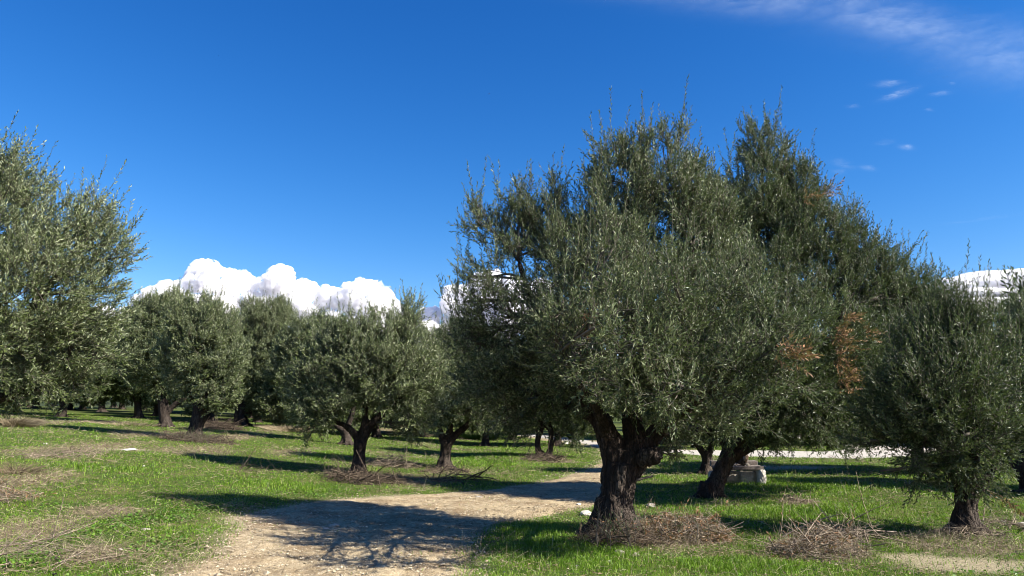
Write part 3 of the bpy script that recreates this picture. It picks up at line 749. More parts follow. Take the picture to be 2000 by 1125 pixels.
# ---- the trees of the middle distance
mid = dict(grow=1.17, jit=.45, sc=1.28, spacing=.020, voxel=.03, bark=.03, hole=-.34)
G_MID = "olive trees of the grove"
olive_tree((700, 928),
    [[(699, 936, 22), (701, 915, 16), (702, 885, 15), (704, 862, 17)],
     [(700, 866, 10), (690, 845, 10), (672, 830, 8), (650, 822, 6), (628, 800, 4)],
     [(706, 866, 12), (722, 835, 11), (742, 812, 10), (772, 790, 8), (800, 740, 5)],
     [(705, 862, 11), (712, 825, 9), (712, 780, 8), (705, 720, 5), (700, 670, 3)]],
    [(700, 740, 80, 0), (640, 740, 60, .1), (770, 740, 75, -.2), (740, 680, 62, 0), (790, 640, 34, .2, .95), (805, 610, 20, .2, .8), (650, 680, 45, .1), (620, 800, 40, -.3, .8), (600, 760, 40, 0, .9), (650, 800, 36, -.5, .8), (820, 800, 45, -.2, .9),
     (800, 830, 30, -.4, .6), (700, 655, 40, 0), (840, 740, 40, 0, .9), (740, 775, 50, .5, .8), (800, 690, 45, .1), (600, 840, 22, -.3, .5)],
    201, OLIVE_PALE, "olive tree with a straight trunk and wide forked limbs in a ring of dark brushwood", prune=[(712, 850, 68, 62)], dens=1.0, group=G_MID, **mid)
olive_tree((868, 916),
    [[(867, 924, 20), (869, 905, 14), (871, 880, 13), (872, 862, 14)],
     [(868, 866, 9), (860, 845, 8), (855, 810, 6), (850, 760, 4)],
     [(876, 866, 10), (895, 845, 9), (915, 828, 7), (935, 795, 5), (945, 740, 3)],
     [(872, 862, 8), (882, 820, 7), (885, 760, 5), (885, 700, 3)]],
    [(885, 745, 62, 0), (850, 700, 48, 0), (930, 755, 58, .1), (880, 690, 42, .1), (930, 690, 48, .2), (910, 800, 40, -.2, .9), (850, 770, 40, 0, .9), (960, 800, 36, .2, .8), (970, 720, 45, .3), (862, 810, 28, -.3, .7), (900, 655, 26, .1, .8)],
    202, OLIVE, "olive tree with a dark leaning trunk on the grass left of the path", prune=[(886, 868, 50, 52)], group=G_MID, **mid)
olive_tree((1062, 892),
    [[(1056, 896, 11), (1052, 882, 8), (1050, 862, 7), (1055, 840, 9), (1060, 815, 9)],
     [(1068, 896, 12), (1074, 880, 8), (1076, 862, 7), (1076, 842, 8), (1066, 825, 9)],
     [(1062, 830, 9), (1090, 800, 7), (1110, 760, 4)],
     [(1060, 825, 9), (1040, 795, 7), (1020, 750, 4)]],
    [(1060, 760, 62, 0), (1010, 780, 50, 0), (1110, 780, 52, 0), (1060, 700, 50, 0), (1140, 810, 34, 0, .9), (1000, 830, 28, .2, .6), (1120, 840, 26, -.2, .8), (1160, 780, 30, .1), (970, 740, 36, .1), (1170, 830, 16, 0, .7)],
    203, OLIVE_DARK, "olive tree standing on two thin trunks that join below its crown", prune=[(1064, 865, 32, 38)], group=G_MID, **dict(mid, sc=1.55, voxel=.03))
olive_tree((378, 858),
    [[(379, 864, 20), (381, 845, 16), (388, 815, 17), (395, 790, 18)],
     [(390, 800, 13), (375, 770, 10), (365, 730, 7), (360, 680, 4)],
     [(398, 795, 13), (412, 765, 10), (425, 720, 7), (430, 670, 4)],
     [(400, 800, 12), (440, 790, 9), (470, 770, 6)]],
    [(400, 690, 56, 0), (385, 640, 45, 0), (420, 640, 42, .1), (400, 608, 26, 0, .9), (425, 740, 45, -.2), (365, 735, 36, 0), (350, 690, 40, .1), (355, 620, 28, 0), (440, 690, 36, 0), (440, 770, 26, -.2, .7)],
    204, OLIVE_PALE, "olive tree on the bank with a pale peeling foot and brushwood spread round it", prune=[(385, 825, 28, 32)], group=G_MID, **dict(mid, sc=1.42))
olive_tree((322, 834),
    [[(322, 838, 15), (321, 820, 12), (320, 800, 12), (318, 780, 12)],
     [(316, 785, 9), (305, 750, 7), (295, 700, 4)],
     [(326, 806, 8), (342, 790, 7), (362, 774, 6), (380, 740, 3)],
     [(320, 780, 8), (325, 730, 6), (330, 670, 3)]],
    [(315, 680, 62, 0), (285, 640, 42, 0), (330, 620, 42, 0), (345, 590, 22, 0, .9), (285, 710, 45, 0), (350, 740, 34, .3), (270, 680, 38, 0), (300, 600, 22, .1, .9), (265, 620, 24, 0), (320, 750, 30, .2, .7)],
    205, OLIVE_PALE, "olive tree on the bank with a low limb reaching out to the right", prune=[(335, 805, 35, 32)], group=G_MID, **dict(mid, sc=1.55))
olive_tree((270, 817),
    [[(270, 820, 11), (270, 805, 9), (269, 790, 8), (267, 775, 9)],
     [(265, 780, 6), (250, 755, 5), (235, 720, 3)], [(270, 778, 6), (285, 750, 5), (295, 710, 3)]],
    [(240, 710, 42, 0), (205, 730, 40, 0), (275, 735, 36, 0), (225, 660, 36, 0), (185, 760, 26, 0, .9), (245, 760, 26, 0, .9), (290, 760, 20, 0, .8), (200, 680, 34, 0)],
    206, OLIVE_DARK, "dark olive tree with a slim straight trunk on the far left of the bank", prune=[(270, 800, 16, 24)], group=G_MID, **dict(mid, sc=1.8, voxel=.04))
olive_tree((470, 830),
    [[(470, 836, 16), (468, 815, 13), (472, 795, 13)], [(470, 800, 9), (490, 780, 8), (520, 762, 7), (550, 730, 4)],
     [(470, 798, 9), (470, 760, 7), (480, 700, 4)], [(474, 805, 8), (505, 800, 6), (540, 790, 5)]],
    [(500, 700, 55, 0), (480, 645, 40, 0), (530, 640, 45, 0), (545, 700, 50, .1), (520, 755, 42, 0), (570, 750, 40, 0), (465, 740, 36, .2), (550, 610, 24, .1, .9), (500, 612, 26, 0, .9), (580, 800, 26, -.3, .6), (545, 800, 30, -.2, .8), (500, 790, 26, .3, .9)],
    207, OLIVE_PALE, "olive tree whose low dark limbs spread over deep shade on the bank", group=G_MID, **dict(mid, sc=1.42))
olive_tree((676, 868),
    [[(676, 874, 15), (676, 855, 11), (674, 838, 12)], [(672, 842, 8), (650, 825, 7), (625, 800, 4)], [(676, 838, 8), (690, 800, 6), (690, 750, 3)]],
    [(620, 700, 48, 0), (590, 680, 42, 0), (650, 670, 42, 0), (610, 650, 30, 0, .9), (570, 720, 40, 0), (640, 740, 45, 0), (600, 770, 40, 0), (630, 635, 18, 0, .8), (680, 700, 40, .2), (675, 655, 24, .2, .9), (720, 690, 36, .3)],
    208, OLIVE_PALE, "olive tree mostly hidden behind the wide forked one with only its dark foot showing", group=G_MID, **dict(mid, sc=1.6))
olive_tree((1380, 926),
    [[(1380, 932, 17), (1381, 915, 12), (1381, 895, 13), (1380, 880, 14)],
     [(1374, 886, 9), (1362, 868, 8), (1348, 855, 6), (1335, 830, 4)],
     [(1386, 882, 10), (1392, 860, 8), (1400, 820, 5)]],
    [(1380, 790, 60, 0), (1330, 800, 42, 0, .9), (1430, 790, 50, 0), (1375, 730, 50, 0), (1330, 835, 22, 0, .5)],
    209, OLIVE_DARK, "small forked olive trunk standing just behind the leaning black trunk", group=G_MID, **dict(mid, sc=1.5))
olive_tree((2030, 990),
    [[(2030, 1000, 40), (2025, 975, 32), (2020, 950, 30)], [(2022, 955, 24), (2000, 930, 18), (1995, 900, 14), (2010, 850, 10)],
     [(2035, 960, 20), (2070, 900, 16), (2080, 800, 9)], [(2026, 955, 16), (1975, 905, 10, .2), (1955, 860, 5, .3)]],
    [(2010, 680, 55, 0), (1985, 630, 34, 0, .9), (2060, 650, 70, 0), (1985, 740, 50, .1), (2040, 760, 80, 0), (1975, 810, 45, .2), (1960, 850, 34, .3, .8), (2050, 860, 70, 0), (2000, 590, 20, 0, .8), (2100, 740, 90, 0)],
    210, OLIVE_PALE, "lighter olive tree cut off by the right edge of the photo with a black trunk", sc=1.15, dens=.95, voxel=.03, bark=.04, off0=2.2)

# ---- farther trees of the grove: three shapes, copied
def proto(seed, leafmat, wide, tall):
    rng = np.random.RandomState(seed)
    limbs = [[(0, -.1, .30), (.03, .4, .22), (0, .9, .2)], [(0, .8, .15), (-.4, 1.4, .11), (-.8, 2.1, .05)],
             [(0, .8, .15), (.5, 1.35, .12), (.9, 2.2, .05)], [(0, .85, .14, 0), (.1, 1.6, .1, .2), (0, 2.8, .04, .3)]]
    lobes = []
    for i in range(12):
        a = i*2.4; rr = wide*(.25+.6*rng.rand()); z = 1.35+(tall-2.1)*rng.rand()
        lobes.append((rr*math.cos(a), z, .75+.3*rng.rand(), rr*math.sin(a)))
    lobes += [(0, tall-.75, .7, 0), (.4, tall-1.3, .9, .2), (-.5, tall-1.5, .9, -.2), (0, 1.9, 1.0, 0)]
    return olive_tree(None, limbs, lobes, seed, leafmat, "proto", sc=2.7, dens=.42, spacing=.032, voxel=.05, bark=.03, hole=-.4, raw=True, group="far olive trees", size_sh=1.15)
protos = [proto(301, OLIVE_PALE, 1.7, 4.4), proto(302, OLIVE, 2.0, 4.8), proto(303, OLIVE_PALE, 1.6, 4.1)]
def place_copy(src, loc, rz, s, label, first):
    if first: o = src
    else:
        o = src.copy(); COL.objects.link(o)
        for ch in src.children:
            c = ch.copy(); COL.objects.link(c); c.parent = o
    o.location = loc; o.rotation_euler = (0, 0, rz); o.scale = (s, s, s*.98)
    o["label"] = label; o["category"] = "olive tree"; o["group"] = "far olive trees"
    return o
FAR = "distant olive tree of the grove seen between and behind the nearer crowns"
far = [  # photo column of the trunk, distance, scale, shape, label
    (150, 33, 1.0, 1, "far olive tree behind the left bank where its trunk shows against bright grass"), (60, 38, 1.05, 0, FAR), (-40, 34, 1.0, 1, FAR), (225, 46, 1.1, 1, FAR),
    (330, 42, 1.1, 2, FAR), (430, 37, 1.1, 0, FAR), (520, 40, 1.05, 1, FAR), (600, 34, .95, 2, "far olive tree above the tan dry grass between the peeling trunk and the forked tree"), (660, 42, 1.1, 1, FAR), (745, 34, 1.0, 2, FAR), (770, 46, 1.15, 0, FAR),
    (830, 38, 1.0, 0, FAR), (905, 44, 1.0, 2, "far olive tree above the grassy slope right of the dark leaning trunk"), (950, 33, .9, 1, FAR), (1085, 33, 1.0, 1, "dark olive tree touching the ground right behind the tree on two thin trunks"), (1000, 40, 1.1, 0, FAR),
    (1130, 48, 1.1, 0, FAR), (1185, 52, 1.1, 1, FAR), (1250, 44, 1.1, 2, FAR), (1310, 40, 1.0, 1, FAR), (1345, 31, .8, 0, "stubby olive tree with a cut pale trunk left of the small forked trunk"), (1410, 38, 1.1, 1, FAR),
    (1480, 34, 1.05, 0, FAR), (1550, 35, 1.1, 1, FAR), (1620, 34, 1.0, 1, FAR), (1690, 33, 1.05, 0, FAR), (1760, 36, 1.1, 1, FAR),
    (1860, 34, 1.1, 2, FAR), (1960, 33, 1.1, 0, FAR), (2060, 30, 1.0, 1, FAR), (1760, 19, .95, 1, "dark olive tree behind the low tree at the right, filling the gap beside it"),
    (-150, 30, 1.1, 2, FAR), (2160, 36, 1.1, 1, FAR), (100, 50, 1.2, 2, FAR), (700, 55, 1.2, 1, FAR), (500, 54, 1.2, 0, FAR), (1500, 48, 1.3, 0, FAR), (1620, 50, 1.3, 1, FAR), (1400, 56, 1.3, 1, FAR), (880, 58, 1.2, 1, FAR), (300, 60, 1.3, 1, FAR), (1000, 60, 1.25, 1, FAR), (1780, 48, 1.3, 1, FAR), (1930, 50, 1.3, 1, FAR)]
for i_, px_ in enumerate(range(-60, 620, 62)):
    far.append((px_+13*(i_ % 4), 47+4*(i_ % 3), 1.1, (i_*2) % 3, FAR))
far += [(2150, 14.5, .9, 1, "olive tree just outside the right edge whose shade falls on the grass")]
for i_, px_ in enumerate(range(-150, 2200, 95)):
    far.append((px_+17*(i_ % 3), 66+9*(i_ % 4), 1.25, i_ % 3, FAR))
used = set(); rng = np.random.RandomState(5)
for px, Y, s, kk, lb in far:
    X = (px-1000)/FPX*Y*1.02
    place_copy(protos[kk], (X, Y, float(height(X, Y))-.03), rng.rand()*6.28, s*(.95+.1*rng.rand()), lb, kk not in used); used.add(kk)

# ------------------------------------------------------------------ brushwood, tussocks, stones
def brush_pile(px, py, rx, ry, h, n, seed, material, label, name="brush_pile", lmin=.15, lmax=.6, thick=.0035, dirbias=None, group=None, leaves=0):
    rng = np.random.RandomState(seed)
    c = ground(px, py); D = c[1]; s = D/FPX; RX, RY, H = rx*s, ry, h
    rr = np.sqrt(rng.rand(n)); a = rng.rand(n)*6.28
    x = c[0]+RX*rr*np.cos(a); y = c[1]+RY*rr*np.sin(a)
    prof = np.maximum(0, (1-rr**1.6)*H*(1+1.5*pn(x*2.7+seed, y*2.7)))
    z = height(x, y)+.008+prof*rng.rand(n)**.6
    L = lmin+(lmax-lmin)*rng.rand(n)**2
    th = rng.rand(n)*6.28 if dirbias is None else dirbias+rng.randn(n)*.7
    el = rng.randn(n)*.28+.05+np.where(rng.rand(n) < .10, .7, 0)
    d = np.stack([np.cos(th)*np.cos(el), np.sin(th)*np.cos(el), np.sin(el)], 1)
    P0 = np.stack([x, y, z], 1)-d*L[:, None]/2
    P0[:, 2] = np.maximum(P0[:, 2], height(P0[:, 0], P0[:, 1])+.004)
    t = np.linspace(0, 1, 5)
    bend = norm(rng.normal(size=(n, 3)))*(.16*L*rng.rand(n))[:, None]
    P = P0[:, None]+d[:, None]*(L[:, None]*t)[..., None]+bend[:, None]*np.sin(np.pi*t)[None, :, None]
    gz = height(P[..., 0], P[..., 1])+.004; P[..., 2] = np.maximum(P[..., 2], gz)
    r_ = thick*(.35+2.6*rng.rand(n)**5)
    mb = MB(); mb.thin(P, r_[:, None]*np.linspace(1, .45, 5)[None])
    # side forks
    k = rng.choice(n, n//3); P1 = P[k, 2]; d2 = norm(d[k]+.8*rng.normal(size=(len(k), 3))+np.array([0, 0, .25])); L2 = L[k]*.45
    Q = P1[:, None]+d2[:, None]*(L2[:, None]*np.array([0, .5, 1.]))[..., None]
    mb.thin(Q, r_[k][:, None]*np.array([[.7, .55, .35]]))
    e = empty(name, c); tag(e, label, "brushwood", group)
    mb.build("twigs", material, e, c)
    if leaves:
        k = rng.choice(n, leaves); V, F, tone = leaf_cloud(P[k, 1], d[k], L[k]*.7, 1.0, rng, .03, np.full(leaves, .35))
        mesh_obj("dead_leaves", V-c, F, BROWN, e, attrs={"tone": ('FACE', tone)})
    return e
brush_pile(1330, 1052, 95, .55, .30, 850, 1, BRUSH, "broad heap of grey cut twigs and brown leaves right of the nearest trunk", leaves=260)
brush_pile(1595, 1082, 85, .45, .27, 620, 2, BRUSH, "pale tangled heap of thin cut branches beside the bare straw patch", leaves=90)
brush_pile(1650, 1055, 60, .35, .12, 90, 3, BRUSH, "few long curved bare branches lying in the shade behind the pale heap", name="cut_branches", lmin=.4, lmax=1.1, thick=.006)
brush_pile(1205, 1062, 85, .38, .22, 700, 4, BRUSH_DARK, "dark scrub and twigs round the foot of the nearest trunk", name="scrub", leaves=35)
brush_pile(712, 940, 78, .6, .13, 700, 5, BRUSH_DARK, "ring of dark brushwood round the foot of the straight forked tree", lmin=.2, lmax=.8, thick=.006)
brush_pile(770, 912, 42, .5, .30, 260, 6, BRUSH, "small grey brush heap in the shade right of the straight forked trunk", lmin=.2, lmax=.8, thick=.007)
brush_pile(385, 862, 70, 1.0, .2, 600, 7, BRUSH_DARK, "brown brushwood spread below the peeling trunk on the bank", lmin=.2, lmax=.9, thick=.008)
brush_pile(130, 890, 55, 1.1, .06, 380, 8, BRUSH, "flat patch of old grey twigs lying on the left bank", lmin=.15, lmax=.5, thick=.005)
brush_pile(5, 975, 50, .5, .14, 300, 9, BRUSH, "reddish brown cut twigs at the left edge of the photo", leaves=50)
brush_pile(900, 940, 70, .5, .10, 60, 10, BRUSH_DARK, "few dark fallen branches on the grass edge beside the path", name="cut_branches", lmin=.5, lmax=1.2, thick=.008)
brush_pile(490, 920, 45, .4, .12, 26, 11, BRUSH_DARK, "single dark forked twigs sticking out of the sunny grass", name="cut_branches", lmin=.3, lmax=.8, thick=.006)
brush_pile(1060, 900, 45, 1.0, .2, 400, 12, BRUSH_DARK, "low brown litter under the tree on two thin trunks", lmin=.2, lmax=.8, thick=.008)
brush_pile(1560, 985, 34, .5, .10, 260, 13, BRUSH, "small tan clump of cut stems in the grass between shadow bands", lmin=.12, lmax=.4)
brush_pile(90, 1085, 130, .7, .05, 90, 14, BRUSH, "long pale dry stems crossing on the ground at the lower left", name="cut_branches", lmin=.4, lmax=1.1, thick=.004)
brush_pile(1960, 1030, 40, .4, .10, 160, 15, BRUSH, "loose tangle of pale stems on the grass at the right edge", lmin=.2, lmax=.6)
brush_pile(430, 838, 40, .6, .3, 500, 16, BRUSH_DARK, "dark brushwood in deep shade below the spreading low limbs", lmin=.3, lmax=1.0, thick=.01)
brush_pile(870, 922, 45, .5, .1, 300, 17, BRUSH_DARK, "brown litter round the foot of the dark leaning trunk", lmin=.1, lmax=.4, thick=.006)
brush_pile(1895, 1046, 60, .35, .08, 350, 18, BRUSH, "dry stems and litter round the short split trunk", lmin=.1, lmax=.45, thick=.003)

# withered branch by the right tree
def leafy_branch(px0, py0, px1, py1, off, seed, material, label, name, n=16):
    rng = np.random.RandomState(seed); g0 = ground(px0, 1036); D = g0[1]+off
    a, b = at(px0, py0, D), at(px1, py1, D)
    P = smooth_path([a, (a+b)/2+np.array([0, 0, .05]), b], 6)
    e = empty(name, (a[0], a[1], float(height(a[0], a[1])))); o0 = np.array(e.location); tag(e, label, "branch")
    mb = MB(); mb.tube(P, np.linspace(.006, .002, len(P)), 5); mb.build("twig", BRUSH, e, o0)
    i = rng.randint(3, len(P), n); d = norm(np.stack([.4+.3*rng.randn(n), .3*rng.randn(n), -.9+.2*rng.rand(n)], 1))
    V, F, tone = leaf_cloud(P[i], d, .10+.08*rng.rand(n), 1.1, rng, .02, np.full(n, .35))
    mesh_obj("dead_leaves", V-o0, F, material, e, attrs={"tone": ('FACE', tone)})
leafy_branch(1915, 955, 1985, 992, .2, 1, BROWN, "withered branch with hanging brown leaves beside the short split trunk", "withered_branch")
# thin bare suckers at the foot of the nearest trunk
def suckers(px, py, n, h, seed, label, wide):
    rng = np.random.RandomState(seed); c = ground(px, py); e = empty("root_sucker", c); tag(e, label, "shoot")
    mb = MB()
    for i in range(n):
        p = c+np.array([rng.randn()*wide, rng.randn()*.1-.05, 0]); p[2] = height(p[0], p[1])-.01
        hh = h*(.4+.6*rng.rand()); d = np.array([rng.randn()*.18, rng.randn()*.12, 1])
        mb.tube(smooth_path([p, p+d*hh*.5+rng.normal(size=3)*.02, p+d*hh], 3), np.linspace(.005, .0018, 7), 4)
        for q in range(3):
            s = p+d*hh*(.3+.2*q); mb.tube(smooth_path([s, s+np.array([rng.randn()*.06, 0, .08])*1.0, s+np.array([rng.randn()*.12, rng.randn()*.05, .16])], 2), np.linspace(.003, .001, 5), 3)
    mb.build("stem", TWIG, e, c)
    k = n*3; V, F, tone = leaf_cloud(c+np.stack([rng.randn(k)*wide, rng.randn(k)*.1, .05+.2*rng.rand(k)], 1), norm(np.stack([.4*rng.randn(k), .4*rng.randn(k), np.ones(k)], 1)), .1+.12*rng.rand(k), .8, rng, .03, np.full(k, .5))
    mesh_obj("foliage", V-c, F, OLIVE_DARK, e, attrs={"tone": ('FACE', tone)})
suckers(1190, 1070, 14, .62, 3, "thin bare shoots standing at the foot of the nearest trunk", .16)
suckers(1345, 1060, 8, .35, 4, "short leafy shoots poking out of the broad twig heap", .22)
suckers(385, 866, 16, .5, 5, "bushy shoots at the foot of the peeling trunk", .3)

def tussock(px, py, w, h, n, seed, material, label, name="dry_grass_tuft", tone=.6):
    rng = np.random.RandomState(seed); c = ground(px, py); s = c[1]/FPX*w
    a = rng.rand(n)*6.28; rr = rng.rand(n)**.7*s
    p = np.stack([c[0]+rr*np.cos(a), c[1]+rr*np.sin(a)*.7, 0*a], 1); p[:, 2] = height(p[:, 0], p[:, 1])-.01
    out = np.stack([np.cos(a), np.sin(a), 0*a], 1)*(rr/s*.9+.2)[:, None]+.25*rng.normal(size=(n, 3)); out[:, 2] = 1
    L = h*(.5+.6*rng.rand(n)); t = np.linspace(0, 1, 4)
    P = p[:, None]+norm(out)[:, None]*(L[:, None]*t)[..., None]
    P[..., 2] -= (L[:, None]*.35*t[None]**2); P[..., :2] += (out[:, :2]*L[:, None]*.3)[:, None]*(t**2)[None, :, None]
    mb = MB(); mb.thin(P, np.maximum(.0016, .0002*c[1])*np.array([[1, .9, .7, .3]])*np.ones((n, 1)))
    o = mb.build(name, material, None, c, smooth=False, attrs={"tone": ('FACE', np.repeat(np.clip(tone+.2*rng.randn(n), 0, 1), 9))})
    o.location = c; tag(o, label, "grass tuft")
tussock(18, 832, 45, .55, 1500, 1, STRAW, "tall rounded tuft of straw grass at the left edge on the bank")
tussock(562, 842, 45, .45, 900, 2, STRAW, "tan dry grass tuft beside the deep shade under the middle trees")
tussock(70, 832, 12, .4, 40, 3, STRAW, "few bent straw stalks right of the tall tuft")
tussock(800, 850, 40, .35, 700, 4, STRAW, "dry grass tuft under the right side of the wide forked tree")
tussock(935, 858, 30, .7, 700, 5, GRASS, "green and tan grass mound behind the dark leaning trunk", tone=.75)
tussock(115, 830, 14, .4, 30, 6, STRAW, "sparse straw stalks on the bank in front of the far shade")
tussock(240, 830, 60, .3, 300, 7, STRAW, "thin dry stalks left of the two trunks on the bank")
tussock(30, 925, 30, .35, 350, 8, STRAW, "weedy dark and straw stalks at the left edge of the lower bank", tone=.3)

def stone(px, py, w, hfac, seed, label, material=None, flat=1.0):
    rng = np.random.RandomState(seed+500); c = ground(px, py); s = c[1]/FPX*w/2
    import bmesh
    bm = bmesh.new(); bmesh.ops.create_icosphere(bm, subdivisions=3, radius=1)
    me = bpy.data.meshes.new("stone"); bm.to_mesh(me); bm.free()
    co = np.empty(len(me.vertices)*3, np.float32); me.vertices.foreach_get("co", co); co = co.reshape(-1, 3).astype(float)
    for _ in range(7):
        nn = norm(rng.normal(size=3)); d = .55+.3*rng.rand(); k = co@nn; co -= np.maximum(0, k-d)[:, None]*nn
    co *= (1+.12*fbm(co[:, 0]*2+seed, co[:, 1]*2, co[:, 2]*2, 3))[:, None]
    co *= np.array([s, s*.8, s*hfac]); me.vertices.foreach_set("co", co.astype(np.float32).ravel())
    me.polygons.foreach_set("use_smooth", np.zeros(len(me.polygons), bool)); me.update(); me.materials.append(material or STONE)
    o = link(bpy.data.objects.new("stone", me)); o.location = c+np.array([0, 0, s*hfac*.45]); o.rotation_euler = (0, 0, rng.rand()*.6-.3)
    tag(o, label, "stone", "stones lying in the grass and on the path"); return o
stone(1146, 1006, 26, .5, 1, "white stone in the grass touching the left foot of the nearest trunk", STONE_WHITE)
stone(1131, 987, 11, .6, 2, "small pale stone at the grass edge just left of the nearest trunk", STONE_WHITE)
stone(1272, 990, 20, .5, 3, "pale broken stone in the grass right of the nearest trunk")
stone(652, 1030, 22, .55, 4, "largest loose stone lying on the shaded path")
stone(636, 1035, 16, .4, 5, "flatter stone just left of the largest one on the path")
stone(543, 1098, 9, .6, 6, "small bluish white stone near the front of the path", STONE_WHITE)
stone(556, 1053, 12, .4, 7, "dark little stone on the sunny side of the path")
stone(252, 880, 30, .25, 8, "flat white stone patch lying in the left bank grass", STONE_WHITE)
stone(281, 912, 8, .5, 9, "tiny white stone in sunny grass below the flat white patch", STONE_WHITE)
stone(88, 868, 9, .5, 10, "tiny white stone beside the grey twig patch on the bank", STONE_WHITE)
stone(235, 1075, 16, .35, 11, "half buried whitish stone among clover at the lower left", STONE)
stone(212, 1077, 14, .3, 12, "flat pale stone left of the half buried one among clover", STONE)
stone(285, 1035, 18, .3, 13, "tan half buried stone in the clover near the path")
stone(1066, 930, 8, .4, 14, "white stone in the grass left of the distant path bend", STONE_WHITE)
stone(870, 985, 14, .3, 15, "pale stone set in the far edge of the path")
stone(935, 972, 18, .3, 16, "larger pale stone on the far edge of the path")
stone(1060, 890, 10, .6, 17, "pale stone against the foot of the two thin trunks", STONE_WHITE)
stone(1962, 1020, 14, .45, 18, "white stone in the grass right of the short split trunk", STONE_WHITE)
stone(1950, 1027, 18, .2, 19, "thin flat stone just below the white one at the right", STONE)
stone(1998, 1028, 22, .5, 20, "pale stone cut by the right edge of the photo", STONE_WHITE)
stone(1934, 1010, 7, .5, 21, "tiny pale pebble stone right of the short split trunk", STONE_WHITE)
stone(1918, 1038, 20, .7, 22, "mossy tan stone against the foot of the short split trunk")
stone(1212, 1082, 26, .45, 23, "yellowish stone among the scrub before the nearest trunk")
stone(1240, 1086, 20, .45, 24, "rounded brownish stone right of the yellowish one in the scrub")
stone(1190, 1098, 9, .6, 25, "tiny white stone in the front grass below the nearest trunk", STONE_WHITE)
stone(1127, 1108, 10, .6, 26, "tiny white stone in the front grass near the path", STONE_WHITE)
stone(1490, 912, 14, .3, 27, "white stone in the far grass behind the stone trough", STONE_WHITE)
stone(1105, 868, 14, .5, 28, "pale stone by the far bend of the road", STONE_WHITE)
stone(1010, 1100, 9, .5, 29, "small grey stone on the right edge of the path")
stone(500, 1012, 12, .4, 30, "grey stone on the left edge of the path")
stone(1700, 946, 12, .3, 31, "flat pale stone in the shadow band on the right", STONE)

# ------------------------------------------------------------------ stone and wood bench with log and stones on it
def box(mb, c, s, rng=None, jit=0.0, rot=0.0):
    co = np.array([[x, y, z] for x in (-.5, .5) for y in (-.5, .5) for z in (-.5, .5)])*np.array(s)
    if rng is not None: co = co+rng.uniform(-jit, jit, co.shape)
    cr, sr = math.cos(rot), math.sin(rot); co = np.column_stack([co[:, 0]*cr-co[:, 1]*sr, co[:, 0]*sr+co[:, 1]*cr, co[:, 2]])+np.asarray(c)
    mb.add(co, [[0, 1, 3, 2], [4, 6, 7, 5], [0, 4, 5, 1], [2, 3, 7, 6], [0, 2, 6, 4], [1, 5, 7, 3]])
def bevel(o, w, seg=2):
    m = o.modifiers.new("bevel", 'BEVEL'); m.width = w; m.segments = seg; m.limit_method = 'ANGLE'; return o
bc = ground(1455, 947); bs = bc[1]/FPX
W = 92*bs
rng = np.random.RandomState(8)
bench = empty("bench", (bc[0], bc[1]+.25, bc[2])); tag(bench, "low weathered plank bench on rough white stone blocks behind the leaning trunk", "bench")
bx = -8*bs
mb = MB(); box(mb, (bx, -.18, .335), (W, .13, .075), rng, .006, .0); bevel(mb.build("plank", WOOD, bench, smooth=False), .01)
mb = MB(); box(mb, (bx, 0.0, .338), (W*.98, .15, .07), rng, .006); bevel(mb.build("plank", WOOD, bench, smooth=False), .01)
mb = MB(); box(mb, (bx, .19, .40), (W*.99, .14, .12), rng, .006); bevel(mb.build("plank", WOOD, bench, smooth=False), .01)
def block(c, s, material, seed):
    import bmesh
    r_ = np.random.RandomState(seed); bm = bmesh.new(); bmesh.ops.create_cube(bm, size=1); bmesh.ops.subdivide_edges(bm, edges=bm.edges[:], cuts=5, use_grid_fill=True)
    me = bpy.data.meshes.new("stone_block"); bm.to_mesh(me); bm.free()
    co = np.empty(len(me.vertices)*3, np.float32); me.vertices.foreach_get("co", co); co = co.reshape(-1, 3).astype(float)
    rr = np.linalg.norm(co, axis=1, keepdims=True); co = co*(1-.22*np.maximum(0, rr-.5)/.37)
    co *= (1+.14*fbm(co[:, 0]*3+seed, co[:, 1]*3, co[:, 2]*3, 3))[:, None]; co = co*np.array(s)+np.array(c)
    me.vertices.foreach_set("co", co.astype(np.float32).ravel()); me.update(); me.materials.append(material)
    return link(bpy.data.objects.new("stone_block", me), bench)
block((W*.5+bx-.04, -.03, .15), (.17, .5, .36), STONE_WHITE, 1)
block((W*.23+bx, .06, .13), (.40, .42, .28), STONE, 2)
block((-W*.42+bx, 0, .13), (.3, .45, .28), STONE, 3)
block((-W*.05+bx, .12, .12), (.45, .3, .26), STONE, 4)
# log with a pale split face on the bench
lg = empty("log", (bc[0]+.02*1, bc[1]+.22, bc[2]+.375)); tag(lg, "short upright log with a pale split face on the bench", "log")
mb = MB(); a_ = np.linspace(0, 1, 7)
mb.tube(np.column_stack([-.03+.09*a_, .0*a_, .02+.24*a_]), .115*np.array([.72, .92, 1, 1, .95, .85, .6]), 12, rng=rng, wob=.08); mb.build("bark_side", BARK, lg)
mb = MB(); mb.tube(np.array([[.035, -.085, .10], [.06, -.095, .16], [.075, -.09, .22]]), np.array([.05, .062, .045]), 10, rng=rng, wob=.1); mb.build("split_face", WOOD_PALE, lg)
def small_rock(dx, dy, dz, s, hf, seed, label):
    o = stone(1455, 947, s, hf, seed, label, STONE); o["group"] = "stones on the bench"; o.location = (bc[0]+dx, bc[1]+.25+dy, bc[2]+dz)
small_rock(-.18, -.09, .405, 17, .45, 71, "flat brown-grey stone on the bench left of the log")
small_rock(.10, -.16, .395, 9, .6, 72, "small pale stone on the bench before the log")
small_rock(-.36, -.05, .41, 14, .5, 73, "stone on the bench end nearest the leaning trunk")

